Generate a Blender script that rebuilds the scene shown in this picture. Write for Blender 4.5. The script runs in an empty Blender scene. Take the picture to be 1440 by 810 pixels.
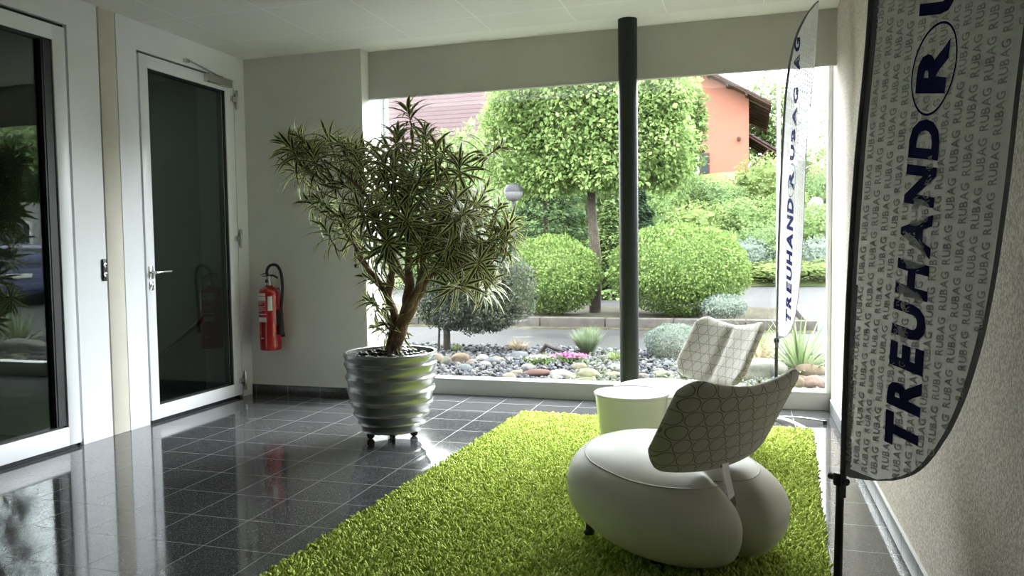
import bpy, bmesh, math, random
import numpy as np
from mathutils import Vector, Matrix, Quaternion, noise as mnoise
PI = math.pi
scn = bpy.context.scene
COL = scn.collection
rng = np.random.default_rng(7)
random.seed(7)

# ------------------------------------------------------------------ camera
FPX = 1094.226
CR = np.array([0.957775, 0.2872, -0.01356]); CU = np.array([-0.00195, 0.053649, 0.998558]); CF = np.array([-0.287513, 0.956367, -0.051944])
EYE = np.array([0, 0, 1.188])
cam = bpy.data.cameras.new('camera'); co = bpy.data.objects.new('camera', cam); COL.objects.link(co)
co.matrix_world = Matrix(((CR[0], CU[0], -CF[0], 0), (CR[1], CU[1], -CF[1], 0), (CR[2], CU[2], -CF[2], EYE[2]), (0, 0, 0, 1)))
cam.sensor_width = 36; cam.lens = FPX / 1440 * 36; cam.clip_start = 0.05; cam.clip_end = 500
scn.camera = co

def at(px, py, Y):
    """point of the place at depth Y seen along a sight line"""
    d = CR * (px - 720) / FPX + CU * (405 - py) / FPX + CF
    t = Y / d[1]
    return Vector((d[0] * t, Y, EYE[2] + d[2] * t))

# ------------------------------------------------------------------ object helpers
def tag(o, label=None, cat=None, group=None, kind=None):
    if label: o['label'] = label
    if cat: o['category'] = cat
    if group: o['group'] = group
    if kind: o['kind'] = kind
    return o
def thing(name, label, cat, loc=(0, 0, 0), rz=0, group=None):
    o = bpy.data.objects.new(name, None); COL.objects.link(o); o.location = loc; o.rotation_euler = (0, 0, rz)
    o.empty_display_size = .1
    return tag(o, label, cat, group)
def link(name, me, mats, parent=None):
    o = bpy.data.objects.new(name, me); COL.objects.link(o)
    for m in (mats if isinstance(mats, (list, tuple)) else [mats]): me.materials.append(m)
    if parent: o.parent = parent
    return o
def copy_tree(o, parent=None):
    c = o.copy(); COL.objects.link(c); c.parent = parent
    for ch in list(o.children): copy_tree(ch, c)
    return c

class MB:
    """collects shapes, links them as one mesh object"""
    def __init__(s): s.v = []; s.f = []; s.m = []; s.sm = []
    def add(s, V, F, mi=0, smooth=False):
        b = len(s.v); s.v.extend([tuple(map(float, q)) for q in V]); s.f.extend([[b + i for i in q] for q in F])
        s.m.extend([mi] * len(F)); s.sm.extend([smooth] * len(F)); return s
    def box(s, x0, x1, y0, y1, z0, z1, mi=0, M=None):
        V = [Vector((x, y, z)) for z in (z0, z1) for y in (y0, y1) for x in (x0, x1)]
        if M is not None: V = [M @ v for v in V]
        return s.add(V, [(0, 2, 3, 1), (4, 5, 7, 6), (0, 1, 5, 4), (2, 6, 7, 3), (0, 4, 6, 2), (1, 3, 7, 5)], mi)
    def bm(s, bm, mi=0, smooth=False, M=None):
        bm.verts.index_update()
        V = [(M @ v.co) if M is not None else v.co for v in bm.verts]
        return s.add(V, [[v.index for v in f.verts] for f in bm.faces], mi, smooth)
    def rbox(s, x0, x1, y0, y1, z0, z1, r=.005, seg=2, mi=0, M=None):
        bm = bmesh.new(); bmesh.ops.create_cube(bm, size=1)
        for v in bm.verts: v.co = Vector(((x0 + x1) / 2 + v.co.x * (x1 - x0), (y0 + y1) / 2 + v.co.y * (y1 - y0), (z0 + z1) / 2 + v.co.z * (z1 - z0)))
        bmesh.ops.bevel(bm, geom=bm.edges[:], offset=r, segments=seg, profile=.5, affect='EDGES')
        s.bm(bm, mi, True, M); bm.free(); return s
    def lathe(s, prof, n=32, mi=0, M=None, c=(0, 0, 0), cap=True):
        V = []; F = []
        for r, z in prof:
            for k in range(n):
                a = 2 * PI * k / n; V.append(Vector((c[0] + r * math.cos(a), c[1] + r * math.sin(a), c[2] + z)))
        for i in range(len(prof) - 1):
            for k in range(n):
                k2 = (k + 1) % n; F.append((i * n + k, i * n + k2, (i + 1) * n + k2, (i + 1) * n + k))
        if cap: F.append(list(range(n))[::-1]); F.append([(len(prof) - 1) * n + k for k in range(n)])
        if M is not None: V = [M @ v for v in V]
        return s.add(V, F, mi, True)
    def tube(s, pts, rad, n=10, mi=0, cap=True):
        pts = [Vector(p) for p in pts]
        if not isinstance(rad, (list, tuple)): rad = [rad] * len(pts)
        V = []; F = []; up = Vector((0.13, .2, 1)).normalized()
        t0 = (pts[1] - pts[0]).normalized(); side = t0.cross(up)
        if side.length < .1: side = t0.cross(Vector((1, 0, 0)))
        side.normalize()
        for i, p in enumerate(pts):
            t = (pts[min(i + 1, len(pts) - 1)] - pts[max(i - 1, 0)]).normalized()
            side = (side - t * side.dot(t)).normalized(); b = t.cross(side)
            for k in range(n):
                a = 2 * PI * k / n; V.append(p + (side * math.cos(a) + b * math.sin(a)) * rad[i])
        for i in range(len(pts) - 1):
            for k in range(n):
                k2 = (k + 1) % n; F.append((i * n + k, i * n + k2, (i + 1) * n + k2, (i + 1) * n + k))
        if cap: F.append(list(range(n))[::-1]); F.append([(len(pts) - 1) * n + k for k in range(n)])
        return s.add(V, F, mi, True)
    def mesh(s, name):
        me = bpy.data.meshes.new(name); me.from_pydata(s.v, [], s.f); me.update()
        me.polygons.foreach_set('material_index', s.m); me.polygons.foreach_set('use_smooth', s.sm)
        return me
    def build(s, name, mats, parent=None, sharp=40):
        me = s.mesh(name)
        try: me.set_sharp_from_angle(angle=math.radians(sharp))
        except Exception: pass
        return link(name, me, mats, parent)

def smooth_path(pts, k=6):
    pts = [Vector(p) for p in pts]; out = []
    P = [pts[0] * 2 - pts[1]] + pts + [pts[-1] * 2 - pts[-2]]
    for i in range(1, len(P) - 2):
        for j in range(k):
            t = j / k; a, b, c, d = P[i - 1], P[i], P[i + 1], P[i + 2]
            out.append(.5 * ((2 * b) + (c - a) * t + (2 * a - 5 * b + 4 * c - d) * t * t + (3 * b - a - 3 * c + d) * t ** 3))
    out.append(pts[-1]); return out

def np_mesh(name, V, F, smooth=False, uv=None):
    """fast mesh of equal-sided faces"""
    me = bpy.data.meshes.new(name); n = F.shape[1]
    me.vertices.add(len(V)); me.vertices.foreach_set('co', np.ascontiguousarray(V, dtype=np.float32).ravel())
    me.loops.add(F.size); me.loops.foreach_set('vertex_index', F.astype(np.int32).ravel())
    me.polygons.add(len(F)); me.polygons.foreach_set('loop_start', (np.arange(len(F)) * n).astype(np.int32))
    if smooth: me.polygons.foreach_set('use_smooth', np.ones(len(F), dtype=bool))
    if uv is not None:
        l = me.uv_layers.new(name='UVMap'); l.data.foreach_set('uv', uv[F.ravel()].astype(np.float32).ravel())
    me.update(calc_edges=True); me.validate(); return me
def nrm(a): return a / np.maximum(np.linalg.norm(a, axis=-1, keepdims=True), 1e-9)
def scatter(TV, TF, C, D, U, L, W=None):
    """template laid at C with its y along D, z towards U; L length scale, W width scale"""
    if W is None: W = L
    D = nrm(D); X = nrm(np.cross(D, U)); Z = np.cross(X, D)
    V = C[:, None, :] + TV[None, :, 0:1] * (X * W[:, None])[:, None, :] + TV[None, :, 1:2] * (D * L[:, None])[:, None, :] + TV[None, :, 2:3] * (Z * L[:, None])[:, None, :]
    F = TF[None] + (np.arange(len(C)) * len(TV))[:, None, None]
    return V.reshape(-1, 3), F.reshape(-1, TF.shape[1])
def rdir(n):
    a = rng.normal(size=(n, 3)); return nrm(a)

# ------------------------------------------------------------------ materials
def nt(name):
    m = bpy.data.materials.new(name); m.use_nodes = True; t = m.node_tree; t.nodes.clear()
    return m, t
def N(t, typ, **kw):
    n = t.nodes.new(typ)
    for k, v in kw.items():
        if k.startswith('i_'): n.inputs[k[2:].replace('_', ' ')].default_value = v
        else: setattr(n, k, v)
    return n
def c4(c): return (c[0], c[1], c[2], 1)
OUTDOOR = ('stone', 'kerb', 'paving', 'render', 'paint', 'bark', 'soil', 'eaves', 'wood')
def mat(name, col, rough=.5, metal=0, var=.06, scale=6, bump=0, bscale=60, spec=.5, coat=0, trans=0):
    if any(k in name for k in OUTDOOR): spec = .12
    m, t = nt(name); out = N(t, 'ShaderNodeOutputMaterial'); b = N(t, 'ShaderNodeBsdfPrincipled')
    t.links.new(b.outputs[0], out.inputs[0])
    tc = N(t, 'ShaderNodeTexCoord'); nz = N(t, 'ShaderNodeTexNoise'); nz.inputs['Scale'].default_value = scale; nz.inputs['Detail'].default_value = 4
    t.links.new(tc.outputs['Object'], nz.inputs['Vector'])
    r = N(t, 'ShaderNodeValToRGB'); r.color_ramp.elements[0].position = .3; r.color_ramp.elements[1].position = .7
    r.color_ramp.elements[0].color = c4([max(0, x * (1 - var)) for x in col]); r.color_ramp.elements[1].color = c4([min(1, x * (1 + var)) for x in col])
    t.links.new(nz.outputs['Fac'], r.inputs[0]); t.links.new(r.outputs[0], b.inputs['Base Color'])
    b.inputs['Roughness'].default_value = rough; b.inputs['Metallic'].default_value = metal; b.inputs['Specular IOR Level'].default_value = spec
    b.inputs['Coat Weight'].default_value = coat
    if bump:
        n2 = N(t, 'ShaderNodeTexNoise'); n2.inputs['Scale'].default_value = bscale; n2.inputs['Detail'].default_value = 3
        t.links.new(tc.outputs['Object'], n2.inputs['Vector'])
        bp = N(t, 'ShaderNodeBump'); bp.inputs['Strength'].default_value = bump; bp.inputs['Distance'].default_value = .01
        t.links.new(n2.outputs['Fac'], bp.inputs['Height']); t.links.new(bp.outputs[0], b.inputs['Normal'])
    return m
def mth(t, op, a, b=None, clamp=False):
    n = N(t, 'ShaderNodeMath', operation=op, use_clamp=clamp)
    for i, v in enumerate((a, b)):
        if v is None: continue
        if isinstance(v, (int, float)): n.inputs[i].default_value = v
        else: t.links.new(v, n.inputs[i])
    return n.outputs[0]
def gridmask(t, vec, px, py, ox, oy, w):
    """1 on the joints of a px by py grid"""
    sp = N(t, 'ShaderNodeSeparateXYZ'); t.links.new(vec, sp.inputs[0]); o = []
    for ax, p, of in (('X', px, ox), ('Y', py, oy)):
        v = mth(t, 'PINGPONG', mth(t, 'SUBTRACT', sp.outputs[ax], of), p / 2)
        o.append(mth(t, 'LESS_THAN', v, w / 2))
    return mth(t, 'MAXIMUM', o[0], o[1])
def tile_mat(name, base, ox, oy, px=.3015, w=.0035, rough=.1, grout=(.22, .22, .215), axes='XY', spec=.5):
    m, t = nt(name); out = N(t, 'ShaderNodeOutputMaterial'); b = N(t, 'ShaderNodeBsdfPrincipled'); t.links.new(b.outputs[0], out.inputs[0])
    tc = N(t, 'ShaderNodeTexCoord'); vec = tc.outputs['Object']
    if axes != 'XY':
        sp = N(t, 'ShaderNodeSeparateXYZ'); t.links.new(vec, sp.inputs[0]); cb = N(t, 'ShaderNodeCombineXYZ')
        t.links.new(sp.outputs[axes[0]], cb.inputs[0]); cb.inputs[1].default_value = .15; vec2 = cb.outputs[0]
    else: vec2 = vec
    g = gridmask(t, vec2, px, px if axes == 'XY' else .3, ox, oy, w)
    nz = N(t, 'ShaderNodeTexNoise'); nz.inputs['Scale'].default_value = 260; nz.inputs['Detail'].default_value = 2
    vo = N(t, 'ShaderNodeTexVoronoi'); vo.inputs['Scale'].default_value = 330
    t.links.new(vec, nz.inputs['Vector']); t.links.new(vec, vo.inputs['Vector'])
    r = N(t, 'ShaderNodeValToRGB'); e = r.color_ramp.elements
    e[0].position = .38; e[0].color = c4([x * .6 for x in base]); e[1].position = .62; e[1].color = c4([x * 1.7 for x in base])
    t.links.new(nz.outputs['Fac'], r.inputs[0])
    r2 = N(t, 'ShaderNodeValToRGB'); e = r2.color_ramp.elements; e[0].position = .80; e[0].color = (0, 0, 0, 1); e[1].position = .95; e[1].color = (.55, .55, .55, 1)
    sp2 = N(t, 'ShaderNodeSeparateColor'); t.links.new(vo.outputs['Color'], sp2.inputs[0]); t.links.new(sp2.outputs[0], r2.inputs[0])
    mx = N(t, 'ShaderNodeMixRGB'); mx.inputs[2].default_value = (.30, .30, .29, 1); t.links.new(r.outputs[0], mx.inputs[1]); t.links.new(r2.outputs[0], mx.inputs[0])
    mg = N(t, 'ShaderNodeMixRGB'); mg.inputs[2].default_value = c4(grout); t.links.new(mx.outputs[0], mg.inputs[1]); t.links.new(g, mg.inputs[0])
    t.links.new(mg.outputs[0], b.inputs['Base Color'])
    rr = mth(t, 'ADD', mth(t, 'MULTIPLY', g, .5), rough)
    t.links.new(rr, b.inputs['Roughness']); b.inputs['Specular IOR Level'].default_value = spec
    n3 = N(t, 'ShaderNodeTexNoise'); n3.inputs['Scale'].default_value = 3; t.links.new(vec, n3.inputs['Vector'])
    bp = N(t, 'ShaderNodeBump'); bp.inputs['Strength'].default_value = .25; bp.inputs['Distance'].default_value = .002
    t.links.new(mth(t, 'ADD', mth(t, 'MULTIPLY', g, -1.0), mth(t, 'MULTIPLY', n3.outputs['Fac'], .15)), bp.inputs['Height']); t.links.new(bp.outputs[0], b.inputs['Normal'])
    return m
def glass_mat(name, tint, ior=1.5, boost=1.0, refl=(1, 1, 1)):
    m, t = nt(name); out = N(t, 'ShaderNodeOutputMaterial'); tr = N(t, 'ShaderNodeBsdfTransparent'); gl = N(t, 'ShaderNodeBsdfGlossy')
    tr.inputs[0].default_value = c4(tint); gl.inputs[0].default_value = c4(refl); gl.inputs['Roughness'].default_value = 0.0
    fr = N(t, 'ShaderNodeFresnel'); ge = N(t, 'ShaderNodeNewGeometry'); t.links.new(mth(t, 'ADD', mth(t, 'MULTIPLY', ge.outputs['Backfacing'], 1 / ior - ior), ior), fr.inputs[0]); mx = N(t, 'ShaderNodeMixShader')
    t.links.new(mth(t, 'MULTIPLY', fr.outputs[0], boost, True), mx.inputs[0]); t.links.new(tr.outputs[0], mx.inputs[1]); t.links.new(gl.outputs[0], mx.inputs[2]); t.links.new(mx.outputs[0], out.inputs[0])
    return m
def leaf_mat(name, c1, c2, trans=.35, gloss=.08, margin=None):
    m, t = nt(name); out = N(t, 'ShaderNodeOutputMaterial'); ge = N(t, 'ShaderNodeNewGeometry')
    r = N(t, 'ShaderNodeValToRGB'); r.color_ramp.elements[0].color = c4(c1); r.color_ramp.elements[1].color = c4(c2)
    t.links.new(ge.outputs['Random Per Island'], r.inputs[0]); colr = r.outputs[0]
    if margin:
        uv = N(t, 'ShaderNodeUVMap'); sp = N(t, 'ShaderNodeSeparateXYZ'); t.links.new(uv.outputs[0], sp.inputs[0])
        e = mth(t, 'ABSOLUTE', mth(t, 'SUBTRACT', sp.outputs['X'], .5)); nz = N(t, 'ShaderNodeTexNoise'); nz.inputs['Scale'].default_value = 9
        t.links.new(uv.outputs[0], nz.inputs['Vector'])
        k = mth(t, 'GREATER_THAN', mth(t, 'ADD', e, mth(t, 'MULTIPLY', nz.outputs['Fac'], .10)), .33)
        mx = N(t, 'ShaderNodeMixRGB'); t.links.new(k, mx.inputs[0]); t.links.new(colr, mx.inputs[1]); mx.inputs[2].default_value = c4(margin); colr = mx.outputs[0]
    d = N(t, 'ShaderNodeBsdfDiffuse'); tl = N(t, 'ShaderNodeBsdfTranslucent'); g = N(t, 'ShaderNodeBsdfGlossy'); g.inputs['Roughness'].default_value = .35
    t.links.new(colr, d.inputs[0]); t.links.new(colr, tl.inputs[0])
    a = N(t, 'ShaderNodeMixShader'); a.inputs[0].default_value = trans; t.links.new(d.outputs[0], a.inputs[1]); t.links.new(tl.outputs[0], a.inputs[2])
    b = N(t, 'ShaderNodeMixShader'); b.inputs[0].default_value = gloss; t.links.new(a.outputs[0], b.inputs[1]); t.links.new(g.outputs[0], b.inputs[2])
    t.links.new(b.outputs[0], out.inputs[0]); return m
def rand_mat(name, cols, rough=.8, bump=.3, bscale=30, mode='Object', spec=.3):
    """colour drawn per object or per island from cols"""
    m, t = nt(name); out = N(t, 'ShaderNodeOutputMaterial'); b = N(t, 'ShaderNodeBsdfPrincipled'); t.links.new(b.outputs[0], out.inputs[0])
    if mode == 'Object': src = N(t, 'ShaderNodeObjectInfo').outputs['Random']
    else: src = N(t, 'ShaderNodeNewGeometry').outputs['Random Per Island']
    r = N(t, 'ShaderNodeValToRGB'); r.color_ramp.interpolation = 'CONSTANT'
    for i, c in enumerate(cols):
        e = r.color_ramp.elements[i] if i < 2 else r.color_ramp.elements.new(i / len(cols)); e.position = i / len(cols); e.color = c4(c)
    t.links.new(src, r.inputs[0])
    tc = N(t, 'ShaderNodeTexCoord'); nz = N(t, 'ShaderNodeTexNoise'); nz.inputs['Scale'].default_value = bscale; nz.inputs['Detail'].default_value = 5
    t.links.new(tc.outputs['Object'], nz.inputs['Vector'])
    mx = N(t, 'ShaderNodeMixRGB', blend_type='MULTIPLY'); mx.inputs[0].default_value = .35
    t.links.new(r.outputs[0], mx.inputs[1]); t.links.new(nz.outputs['Fac'], mx.inputs[2]); t.links.new(mx.outputs[0], b.inputs['Base Color'])
    bp = N(t, 'ShaderNodeBump'); bp.inputs['Strength'].default_value = bump; bp.inputs['Distance'].default_value = .01; t.links.new(nz.outputs['Fac'], bp.inputs['Height']); t.links.new(bp.outputs[0], b.inputs['Normal'])
    b.inputs['Roughness'].default_value = rough; b.inputs['Specular IOR Level'].default_value = spec
    return m

M_ALU = mat('white_coated_metal', (.84, .85, .88), .35, var=.02, scale=2)
M_ALU_PANEL = mat('pale_metal_panel', (.82, .83, .86), .4, var=.03, scale=1.5)
M_CREAM = mat('cream_plaster_pillar', (.66, .62, .53), .7, var=.03)
M_GASKET = mat('black_gasket', (.012, .012, .013), .5)
M_CHROME = mat('brushed_steel', (.62, .62, .61), .25, metal=1, var=.04)
M_BRIGHTCHROME = mat('polished_chrome', (.45, .45, .45), .10, metal=1, var=.02)
M_BLACK = mat('black_metal', (.012, .012, .013), .35)
M_POST = mat('anthracite_post_paint', (.028, .031, .032), .38, var=.1)
M_WALLFAR = mat('grey_white_plaster', (.72, .71, .67), .85, var=.02, bump=.06, bscale=180)
M_HEADER = mat('grey_header_board', (.50, .49, .455), .75, var=.03)
M_JAMB = mat('white_reveal_plaster', (.78, .78, .75), .8, var=.02)
M_SILL = mat('grey_sill_metal', (.50, .51, .51), .45, var=.03)
M_TILE = tile_mat('polished_dark_granite_tiles', (.042, .042, .045), -3.004, 2.9, rough=.075, spec=.95)
M_BASE = tile_mat('granite_baseboard_x', (.03, .03, .03), -3.90, 0, px=.30, w=.004, axes='XZ', rough=.18)
M_BASEY = tile_mat('granite_baseboard_y', (.14, .145, .15), 2.9, 0, px=.30, w=.005, axes='YZ', rough=.3, grout=(.04, .04, .04), spec=.3)
M_BASECAP = mat('pale_joint_strip', (.6, .6, .58), .6)
M_GLASS = glass_mat('clear_window_glass', (.97, .985, .975), 1.45, 1.0)
M_DGLASS = glass_mat('tinted_door_glass', (.50, .54, .53), 1.7, 1.25, (.70, .74, .73))
M_RED = mat('extinguisher_red', (.42, .008, .012), .25, coat=.5)
M_WHITEP = mat('off_white_print', (.72, .72, .70), .5)
M_RUBBER = mat('black_rubber', (.015, .015, .015), .55)
M_LEATHER = mat('cream_leather', (.60, .585, .53), .42, var=.03, scale=4, bump=.05, bscale=240)
M_PIPING = mat('grey_seam_piping', (.45, .44, .40), .5)
M_TABLE = mat('white_lacquer', (.74, .74, .73), .22, coat=.3, var=.01)
M_CONCRETE = rand_mat('garden_wall_concrete', [(.42, .41, .39), (.5, .49, .46)])
M_BARK = mat('grey_brown_bark', (.04, .033, .027), .9, var=.35, scale=14, bump=.8, bscale=40)
M_TRUNK = mat('gnarled_brown_stem', (.16, .10, .06), .85, var=.45, scale=22, bump=.9, bscale=70)

def ceiling_mat():
    m, t = nt('white_ceiling_panels'); out = N(t, 'ShaderNodeOutputMaterial'); b = N(t, 'ShaderNodeBsdfPrincipled'); t.links.new(b.outputs[0], out.inputs[0])
    tc = N(t, 'ShaderNodeTexCoord'); g = gridmask(t, tc.outputs['Object'], .622, .622, -3.0, 4.44, .006)
    mx = N(t, 'ShaderNodeMixRGB'); mx.inputs[1].default_value = (.74, .73, .69, 1); mx.inputs[2].default_value = (.90, .90, .87, 1); t.links.new(g, mx.inputs[0]); t.links.new(mx.outputs[0], b.inputs['Base Color'])
    b.inputs['Roughness'].default_value = .8
    bp = N(t, 'ShaderNodeBump'); bp.inputs['Distance'].default_value = .003; bp.inputs['Strength'].default_value = .6; bp.invert = True; t.links.new(g, bp.inputs['Height']); t.links.new(bp.outputs[0], b.inputs['Normal'])
    return m
M_CEIL = ceiling_mat()
M_CEILPLAIN = mat('white_ceiling_plaster', (.80, .79, .75), .85, var=.01)
def plaster_mat():
    m, t = nt('tan_roughcast_plaster'); out = N(t, 'ShaderNodeOutputMaterial'); b = N(t, 'ShaderNodeBsdfPrincipled'); t.links.new(b.outputs[0], out.inputs[0])
    tc = N(t, 'ShaderNodeTexCoord'); nz = N(t, 'ShaderNodeTexNoise'); nz.inputs['Scale'].default_value = 120; nz.inputs['Detail'].default_value = 3
    t.links.new(tc.outputs['Object'], nz.inputs['Vector']); r = N(t, 'ShaderNodeValToRGB'); e = r.color_ramp.elements
    e[0].position = .36; e[0].color = (.42, .37, .315, 1); e[1].position = .64; e[1].color = (.73, .665, .59, 1)
    t.links.new(nz.outputs['Fac'], r.inputs[0]); t.links.new(r.outputs[0], b.inputs['Base Color']); b.inputs['Roughness'].default_value = .9
    bp = N(t, 'ShaderNodeBump'); bp.inputs['Distance'].default_value = .004; bp.inputs['Strength'].default_value = .7; t.links.new(nz.outputs['Fac'], bp.inputs['Height']); t.links.new(bp.outputs[0], b.inputs['Normal'])
    return m
M_PLASTER = plaster_mat()

# ------------------------------------------------------------------ the room
XL, XR, H, YB = -3.938, 0.58, 2.75, -3.2
YF, YH, YS = 5.55, 5.67, 5.88           # far wall face, header face, sill face
def struct(name, mb, m, parent=None, **k):
    o = mb.build(name, m, parent, **k)
    if not parent: o['kind'] = 'structure'
    return o
struct('floor', MB().box(-6.6, 1.0, YB - .3, 6.02, -.12, 0), M_TILE)
struct('ceiling', MB().box(-4.4, 1.0, YB - .3, 5.40, H, H + .2), M_CEIL)
struct('trim_1', MB().box(-4.4, 1.0, 5.40, 6.05, H, H + .2), M_CEILPLAIN)
struct('wall_far', MB().box(-4.4, -2.885, YF, 6.05, 0, H), M_WALLFAR)
struct('trim_2', MB().rbox(-2.885, -2.872, YF + .002, YS, .0, H - .001, .002), M_JAMB)      # white reveal
hd = MB().box(-2.872, XR, YH, YH + .03, 2.385, H - .001).box(-2.872, XR, YS, 6.05, 2.64, H - .001); hd.rbox(-2.872, XR, YH - .002, YH + .032, 2.376, 2.390, .0015, mi=0)
struct('wall_header', hd, [M_HEADER, M_SILL])
struct('baseboard_far', MB().rbox(XL + .002, -2.89, YF - .012, YF, 0, .082, .002).rbox(XL + .002, -2.89, YF - .009, YF, .082, .086, .001, mi=1), [M_BASE, M_BASECAP])
struct('wall_right', MB().box(XR, XR + .35, YB, 6.05, 0, H), M_PLASTER)
struct('baseboard_right', MB().rbox(XR - .012, XR, .15, YS, 0, .085, .002).rbox(XR - .010, XR, .15, YS, .085, .089, .001, mi=1), [M_BASEY, M_BASECAP])
# rear of the foyer: glazed entrance front and side glazing, lower frame and posts
struct('wall_back', MB().box(-4.4, 1.0, YB - .12, YB, 0, H), M_WALLFAR)


# window in the far wall
w = thing('window_1', None, None, (0, YS, 0)); w['kind'] = 'structure'
fr = MB().rbox(-2.935, -2.862, 0, .07, .12, 2.64, .004).rbox(.548, XR, 0, .07, .12, 2.64, .004).rbox(-2.87, .55, .005, .07, 2.58, 2.64, .004)
fr.rbox(-2.862, -2.84, .02, .05, .13, 2.58, .003)
fr.build('window_frame', M_ALU, w)
MB().rbox(-2.885, XR, -.002, .13, 0, .118, .004).rbox(-2.885, XR, -.012, .13, .118, .132, .003).build('window_sill', M_SILL, w)
MB().box(-2.86, .55, .045, .053, .13, 2.59).build('glass_pane', M_GLASS, w)

# left wall: coated metal panels, pillar, two glazed doors
xl = XL
wl = MB()
wl.box(xl - .12, xl, 3.812, 4.045, 0, H)                       # panel between doors
wl.box(xl - .12, xl, 4.200, 4.375, 0, H)
wl.box(xl - .12, xl, 5.415, YF, 0, H)
wl.box(xl - .12, xl, 4.375, 5.415, 2.556, H)
wl.box(xl - .12, xl, 1.9, 3.812, 2.57, H)
wl.box(xl - .12, xl, YB, 1.9, 0, H)
struct('wall_left', wl, M_ALU_PANEL)
struct('trim_3', MB().rbox(xl - .12, xl + .004, 4.055, 4.190, 0, H, .004), M_CREAM)
struct('trim_4', MB().box(xl - .12, xl - .02, 4.04, 4.205, 0, H).box(xl - .12, xl - .03, 3.79, 3.82, 0, H).box(xl - .12, xl - .03, 4.37, 4.39, 0, H).box(xl - .12, xl - .03, 5.40, 5.42, 0, H)
       .box(xl - .12, xl - .03, 4.37, 5.42, 2.54, 2.56).box(xl - .12, xl - .03, 1.9, 3.82, 2.55, 2.575).box(xl - .12, xl - .03, 1.9, 5.42, -.001, .012), M_GASKET)
def glazed_door(name, y0, y1, g0, g1, ztop, gtop, gbot):
    d = thing(name, None, None, (xl, y0, 0)); d['kind'] = 'structure'
    Y = lambda v: v - y0
    f = MB()
    f.rbox(-.07, .006, 0, Y(g0), .022, ztop, .004).rbox(-.07, .006, Y(g1), Y(y1), .022, ztop, .004)
    f.rbox(-.07, .006, Y(g0) - .003, Y(g1) + .003, .022, gbot, .004).rbox(-.07, .006, Y(g0) - .003, Y(g1) + .003, gtop, ztop, .004)
    f.build('door_frame', M_ALU, d)
    k = MB(); w_ = .022
    k.box(-.05, -.004, Y(g0), Y(g0) + w_ * .6, gbot, gtop).box(-.05, -.004, Y(g1) - w_, Y(g1), gbot, gtop).box(-.05, -.004, Y(g0), Y(g1), gbot, gbot + .012).box(-.05, -.004, Y(g0), Y(g1), gtop - .014, gtop)
    k.build('gasket', M_GASKET, d)
    MB().box(-.034, -.026, Y(g0), Y(g1), gbot, gtop).build('glass_pane', M_DGLASS, d)
    return d
d1 = glazed_door('door_1', 2.25, 3.79, 2.43, 3.700, 2.545, 2.455, .135)
# inner dark rebate of the big door
MB().box(-.045, .001, 3.62 - 2.25, 3.685 - 2.25, .15, 2.44).box(-.045, .0045, 3.632 - 2.25, 3.645 - 2.25, .15, 2.44).build('rebate', M_GASKET, d1)
d2 = glazed_door('door_2', 4.388, 5.402, 4.468, 5.300, 2.54, 2.452, .118)
MB().box(-.045, -.002, 5.255 - 4.388, 5.262 - 4.388, .13, 2.44).build('glazing_bead', M_CHROME, d2)
# handle of door 2
hn = MB()
M1 = Matrix.Translation(Vector((0, 4.425 - 4.388, 0)))
hn.rbox(.006, .016, -.018, .018, 1.005, 1.095, .006, M=M1)
hn.tube([(.012, .037, 1.05), (.058, .037, 1.05)], .010, 12)
hn.tube(smooth_path([(.056, .035, 1.05), (.062, .07, 1.051), (.060, .13, 1.052), (.058, .175, 1.053)]), .0095, 12)
hn.build('door_handle', M_CHROME, d2)
kl = MB(); kl.rbox(.006, .014, -.017, .017, .925, .985, .006, M=M1); kl.lathe([(.011, 0), (.011, .01), (.008, .012)], 16, M=Matrix.Translation(Vector((.012, .037, .962))) @ Matrix.Rotation(PI / 2, 4, 'Y'))
kl.box(.022, .026, .0355, .0385, .948, .962, mi=1)
kl.build('lock_cylinder', [M_CHROME, M_BLACK], d2)
def hinge(z):
    h = MB(); y = 5.407 - 4.388
    h.lathe([(.011, -.075), (.012, -.07), (.012, .07), (.011, .075)], 16, c=(.022, y + .012, z))
    h.rbox(.002, .03, y - .05, y + .006, z - .022, z + .022, .003)
    h.rbox(.002, .012, y + .01, y + .04, z - .05, z + .05, .002)
    return h.build('hinge', M_CHROME, d2)
for z in (2.40, 1.29, .135): hinge(z)
cl = MB(); cl.rbox(.006, .052, 5.05 - 4.388, 5.33 - 4.388, 2.475, 2.535, .004)
cl.build('door_closer', M_CHROME, d2)
ca = MB(); ca.tube([(.03, 5.22 - 4.388, 2.54), (.035, 4.86 - 4.388, 2.585)], .007, 8); ca.rbox(.0, .03, 4.83 - 4.388, 4.87 - 4.388, 2.572, 2.60, .003); ca.rbox(.004, .04, 5.2 - 4.388, 5.24 - 4.388, 2.53, 2.548, .003)
ca.build('closer_arm', M_CHROME, d2)
# flush pull beside door 1
lk = thing('lock_plate', 'small black oval flush lock plate on the white panel between the doors', 'lock', (xl, 4.022, 1.08))
MB().rbox(0, .010, -.018, .018, -.07, .07, .008, 3).build('plate', M_BLACK, lk)
for z in (-.03, .03):
    MB().lathe([(.014, 0), (.014, .008), (.009, .009), (.008, .004)], 20, M=Matrix.Translation(Vector((.008, 0, z))) @ Matrix.Rotation(PI / 2, 4, 'Y')).build('key_cylinder', M_CHROME, lk)
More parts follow.
